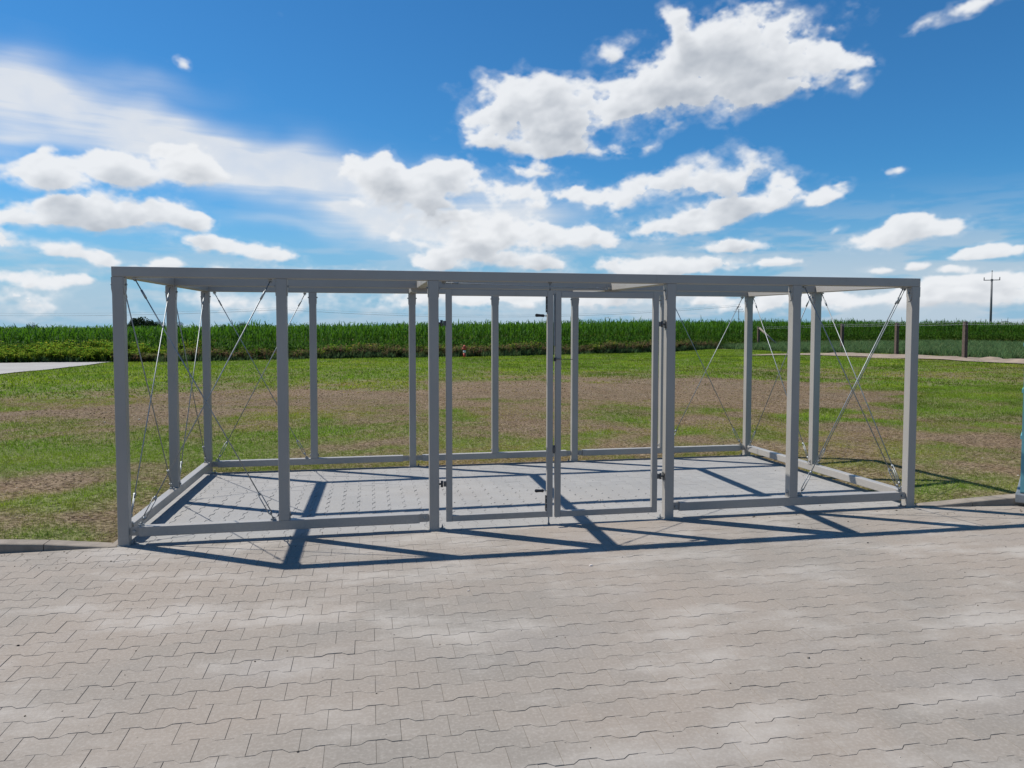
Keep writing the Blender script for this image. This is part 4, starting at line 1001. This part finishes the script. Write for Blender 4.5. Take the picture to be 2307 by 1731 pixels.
p3 = power_pole(-181, 268.5, 7.6, 'distant power pole carrying the wires beyond the left edge', math.radians(5), [(1.2, 1.2)])
def span(a, b, sag, r_=.022):
    m_ = MB(); m_.tube([a.lerp(b, t)-Vector((0, 0, sag*4*t*(1-t))) for t in np.linspace(0, 1, 25)], r_, 4, caps=False); return m_
def spans(pa, pb, sag, label, n):
    t = thing('power_line', tuple(pa[0]), label, 'power line')
    for i in range(n):
        m_ = span(pa[i]-pa[0], pb[i]-pa[0], sag); m_.build('wire', M['wire'], t)
spans(p2, p1, 3.6, 'thin sagging wires between the hidden pole and the distant right pole', 3)
spans(p3, p2, 2.2, 'thin sagging wires crossing the sky left of the shelter', 3)

# ------------------------------------------------------------------ post and wire fence on the right
fence = thing('fence', (33.3, 28.9, gz(33.3, 28.9)), 'dark wooden post fence with barbed wire at right in front of the corn', 'fence')
def on_line(px_dir):   # where a sight line crosses the fence line (plan)
    a, b = Vector((33.3, 28.9)), Vector((34.4, 52.5)); c = Vector((1.87, -6.02)); d = Vector(px_dir)
    e = b-a; t = ((a.x-c.x)*e.y-(a.y-c.y)*e.x)/(d.x*e.y-d.y*e.x); return c+d*t
fp = [(34.4-.05, 52.5, 1.72), (*on_line((5.68, 8.2326)), 1.93), (*on_line((6.16, 7.8826)), 1.97), (33.3, 28.9, 2.02), (33.0, 21.5, 2.05), (32.8, 14.5, 2.05)]
F0 = Vector((33.3, 28.9, gz(33.3, 28.9)))
tops = []
for i, (x, y, h) in enumerate(fp):
    m_ = MB(); z0 = gz(x, y); m_.v = []; w_ = .085
    v = []
    for zz, ww in ((-.2, w_), (h*.5, w_*random.uniform(.92, 1.04)), (h, w_*.93)):
        v += [(x-F0.x+a*ww*1.1, y-F0.y+b*ww*1.1, z0-F0.z+zz) for a, b in ((1, 1), (-1, 1), (-1, -1), (1, -1))]
    m_.add(v, [(0, 1, 5, 4), (1, 2, 6, 5), (2, 3, 7, 6), (3, 0, 4, 7), (4, 5, 9, 8), (5, 6, 10, 9), (6, 7, 11, 10), (7, 4, 8, 11), (8, 9, 10, 11), (3, 2, 1, 0)])
    m_.build('post', M['timber'], fence); tops.append(Vector((x, y, z0+h))-F0)
m_ = MB(); a = Vector((34.35, 52.4, gz(34.4, 52.5)+1.62))-F0; b = Vector((35.75, 51.6, gz(35.6, 52.3)+.05))-F0
m_.tube([a, b], .085, 6); m_.build('brace', M['brace_timber'], fence)
for k, dz in enumerate((-.03, -.15)):
    m_ = MB(); pts = []
    for i in range(len(tops)-1):
        for t in np.linspace(0, 1, 8)[:-1]:
            p = tops[i].lerp(tops[i+1], t); pts.append(p+Vector((-.11, 0, dz*(tops[i].z/2 if 0 else 1)-.04*4*t*(1-t))))
    pts.append(tops[-1]+Vector((-.11, 0, dz))); m_.tube(pts, .0045, 4, caps=False)
    if k < 2:
        for i in range(len(pts)-1):
            for t in np.linspace(0, 1, 9)[:-1]:
                p = pts[i].lerp(pts[i+1], t); m_.tube([p-Vector((.01, .03, .035)), p+Vector((.01, .03, .035))], .005, 3, caps=False)
    m_.build('fence_wire', M['wire'], fence)

# ------------------------------------------------------------------ white foil tunnel, marker post, teal container
x0, y0 = 182.9, 180.6
t = thing('polytunnel', (x0, y0, gz(x0, y0)), 'white foil tunnel barely showing above the corn near the right pole', 'polytunnel', None, math.radians(-45))
h = 3.4-gz(x0, y0); n = 14; m_ = MB(); v = []
for k in range(9):
    yy = k*2.5
    for i in range(n+1):
        a = math.pi*i/n; bulge = 1+(.012 if k % 2 else 0); v.append((3.1*math.cos(a)*bulge, yy, h*math.sin(a)**.7*bulge if 0 < i < n else 0))
m_.add(v, [(k*(n+1)+i, (k+1)*(n+1)+i, (k+1)*(n+1)+i+1, k*(n+1)+i+1) for k in range(8) for i in range(n)]+[tuple(range(n+1)), tuple(range(8*(n+1), 9*(n+1)))[::-1]])
s = Mat('translucent_foil'); s.leafy(s.mix(0.0, (.85, .85, .85), (1, 1, 1)), None, .5); m_.build('foil_cover', s.m, t)
for k in (0, 4, 8):
    m_ = MB(); m_.tube([(3.16*math.cos(math.pi*i/n), k*2.5, (h+.05)*math.sin(math.pi*i/n)**.7 if 0 < i < n else 0) for i in range(n+1)], .06, 5); m_.build('hoop', M['zinc'], t)
mk = thing('marker_post', (7.02, 34.9, gz(6.95, 34.6)), 'small red marker post with white band at the foot of the corn', 'marker post')
m_ = MB(); m_.tube([(0, 0, 0), (0, 0, .26)], .07, 10); m_.tube([(0, 0, .40), (0, 0, .56), (0, 0, .60)], .07, 10); m_.tube([(0, 0, .60), (0, 0, .64), (0, 0, .69)], .095, 10, .03); m_.tube([(-.12, 0, .5), (.12, 0, .5)], .045, 8); m_.build('body', M['red'], mk)
m_ = MB(); m_.tube([(0, 0, .2605), (0, 0, .3995)], .074, 10); m_.build('band', M['white'], mk)
tc_ = thing('container', (7.776, -.148, 0), 'teal blue painted metal container with grey base rail cut off by the right edge', 'container', None, R(-47))
m_ = MB(); cw, cd, ch = 2.4, 2.2, 2.5
m_.box((.012, .012, .12), (cw, cd, ch), .015); m_.build('body', M['teal'], tc_)
for zz in (.62, 1.05, 1.48, 1.91):
    m_ = MB(); m_.box((.0, .03, zz), (.0118, cd-.05, zz+.035), .004); m_.build('rib', M['teal'], tc_)
for xx in np.arange(.2, 2.3, .28):
    m_ = MB(); m_.box((xx, -.012, .16), (xx+.09, .0118, ch-.08), .004); m_.build('corrugation', M['teal'], tc_)
m_ = MB(); m_.box((-.022, -.02, .03), (cw+.02, .05, .118), .012); m_.box((-.022, .051, .03), (.05, cd, .118), .012); m_.build('base_rail', M['zinc'], tc_)
for xx, yy in ((.05, .1), (cw-.2, .1), (.05, cd-.2), (cw-.2, cd-.2)):
    m_ = MB(); m_.box((xx, yy, -.02), (xx+.12, yy+.12, .0295)); m_.build('foot', M['black'], tc_)
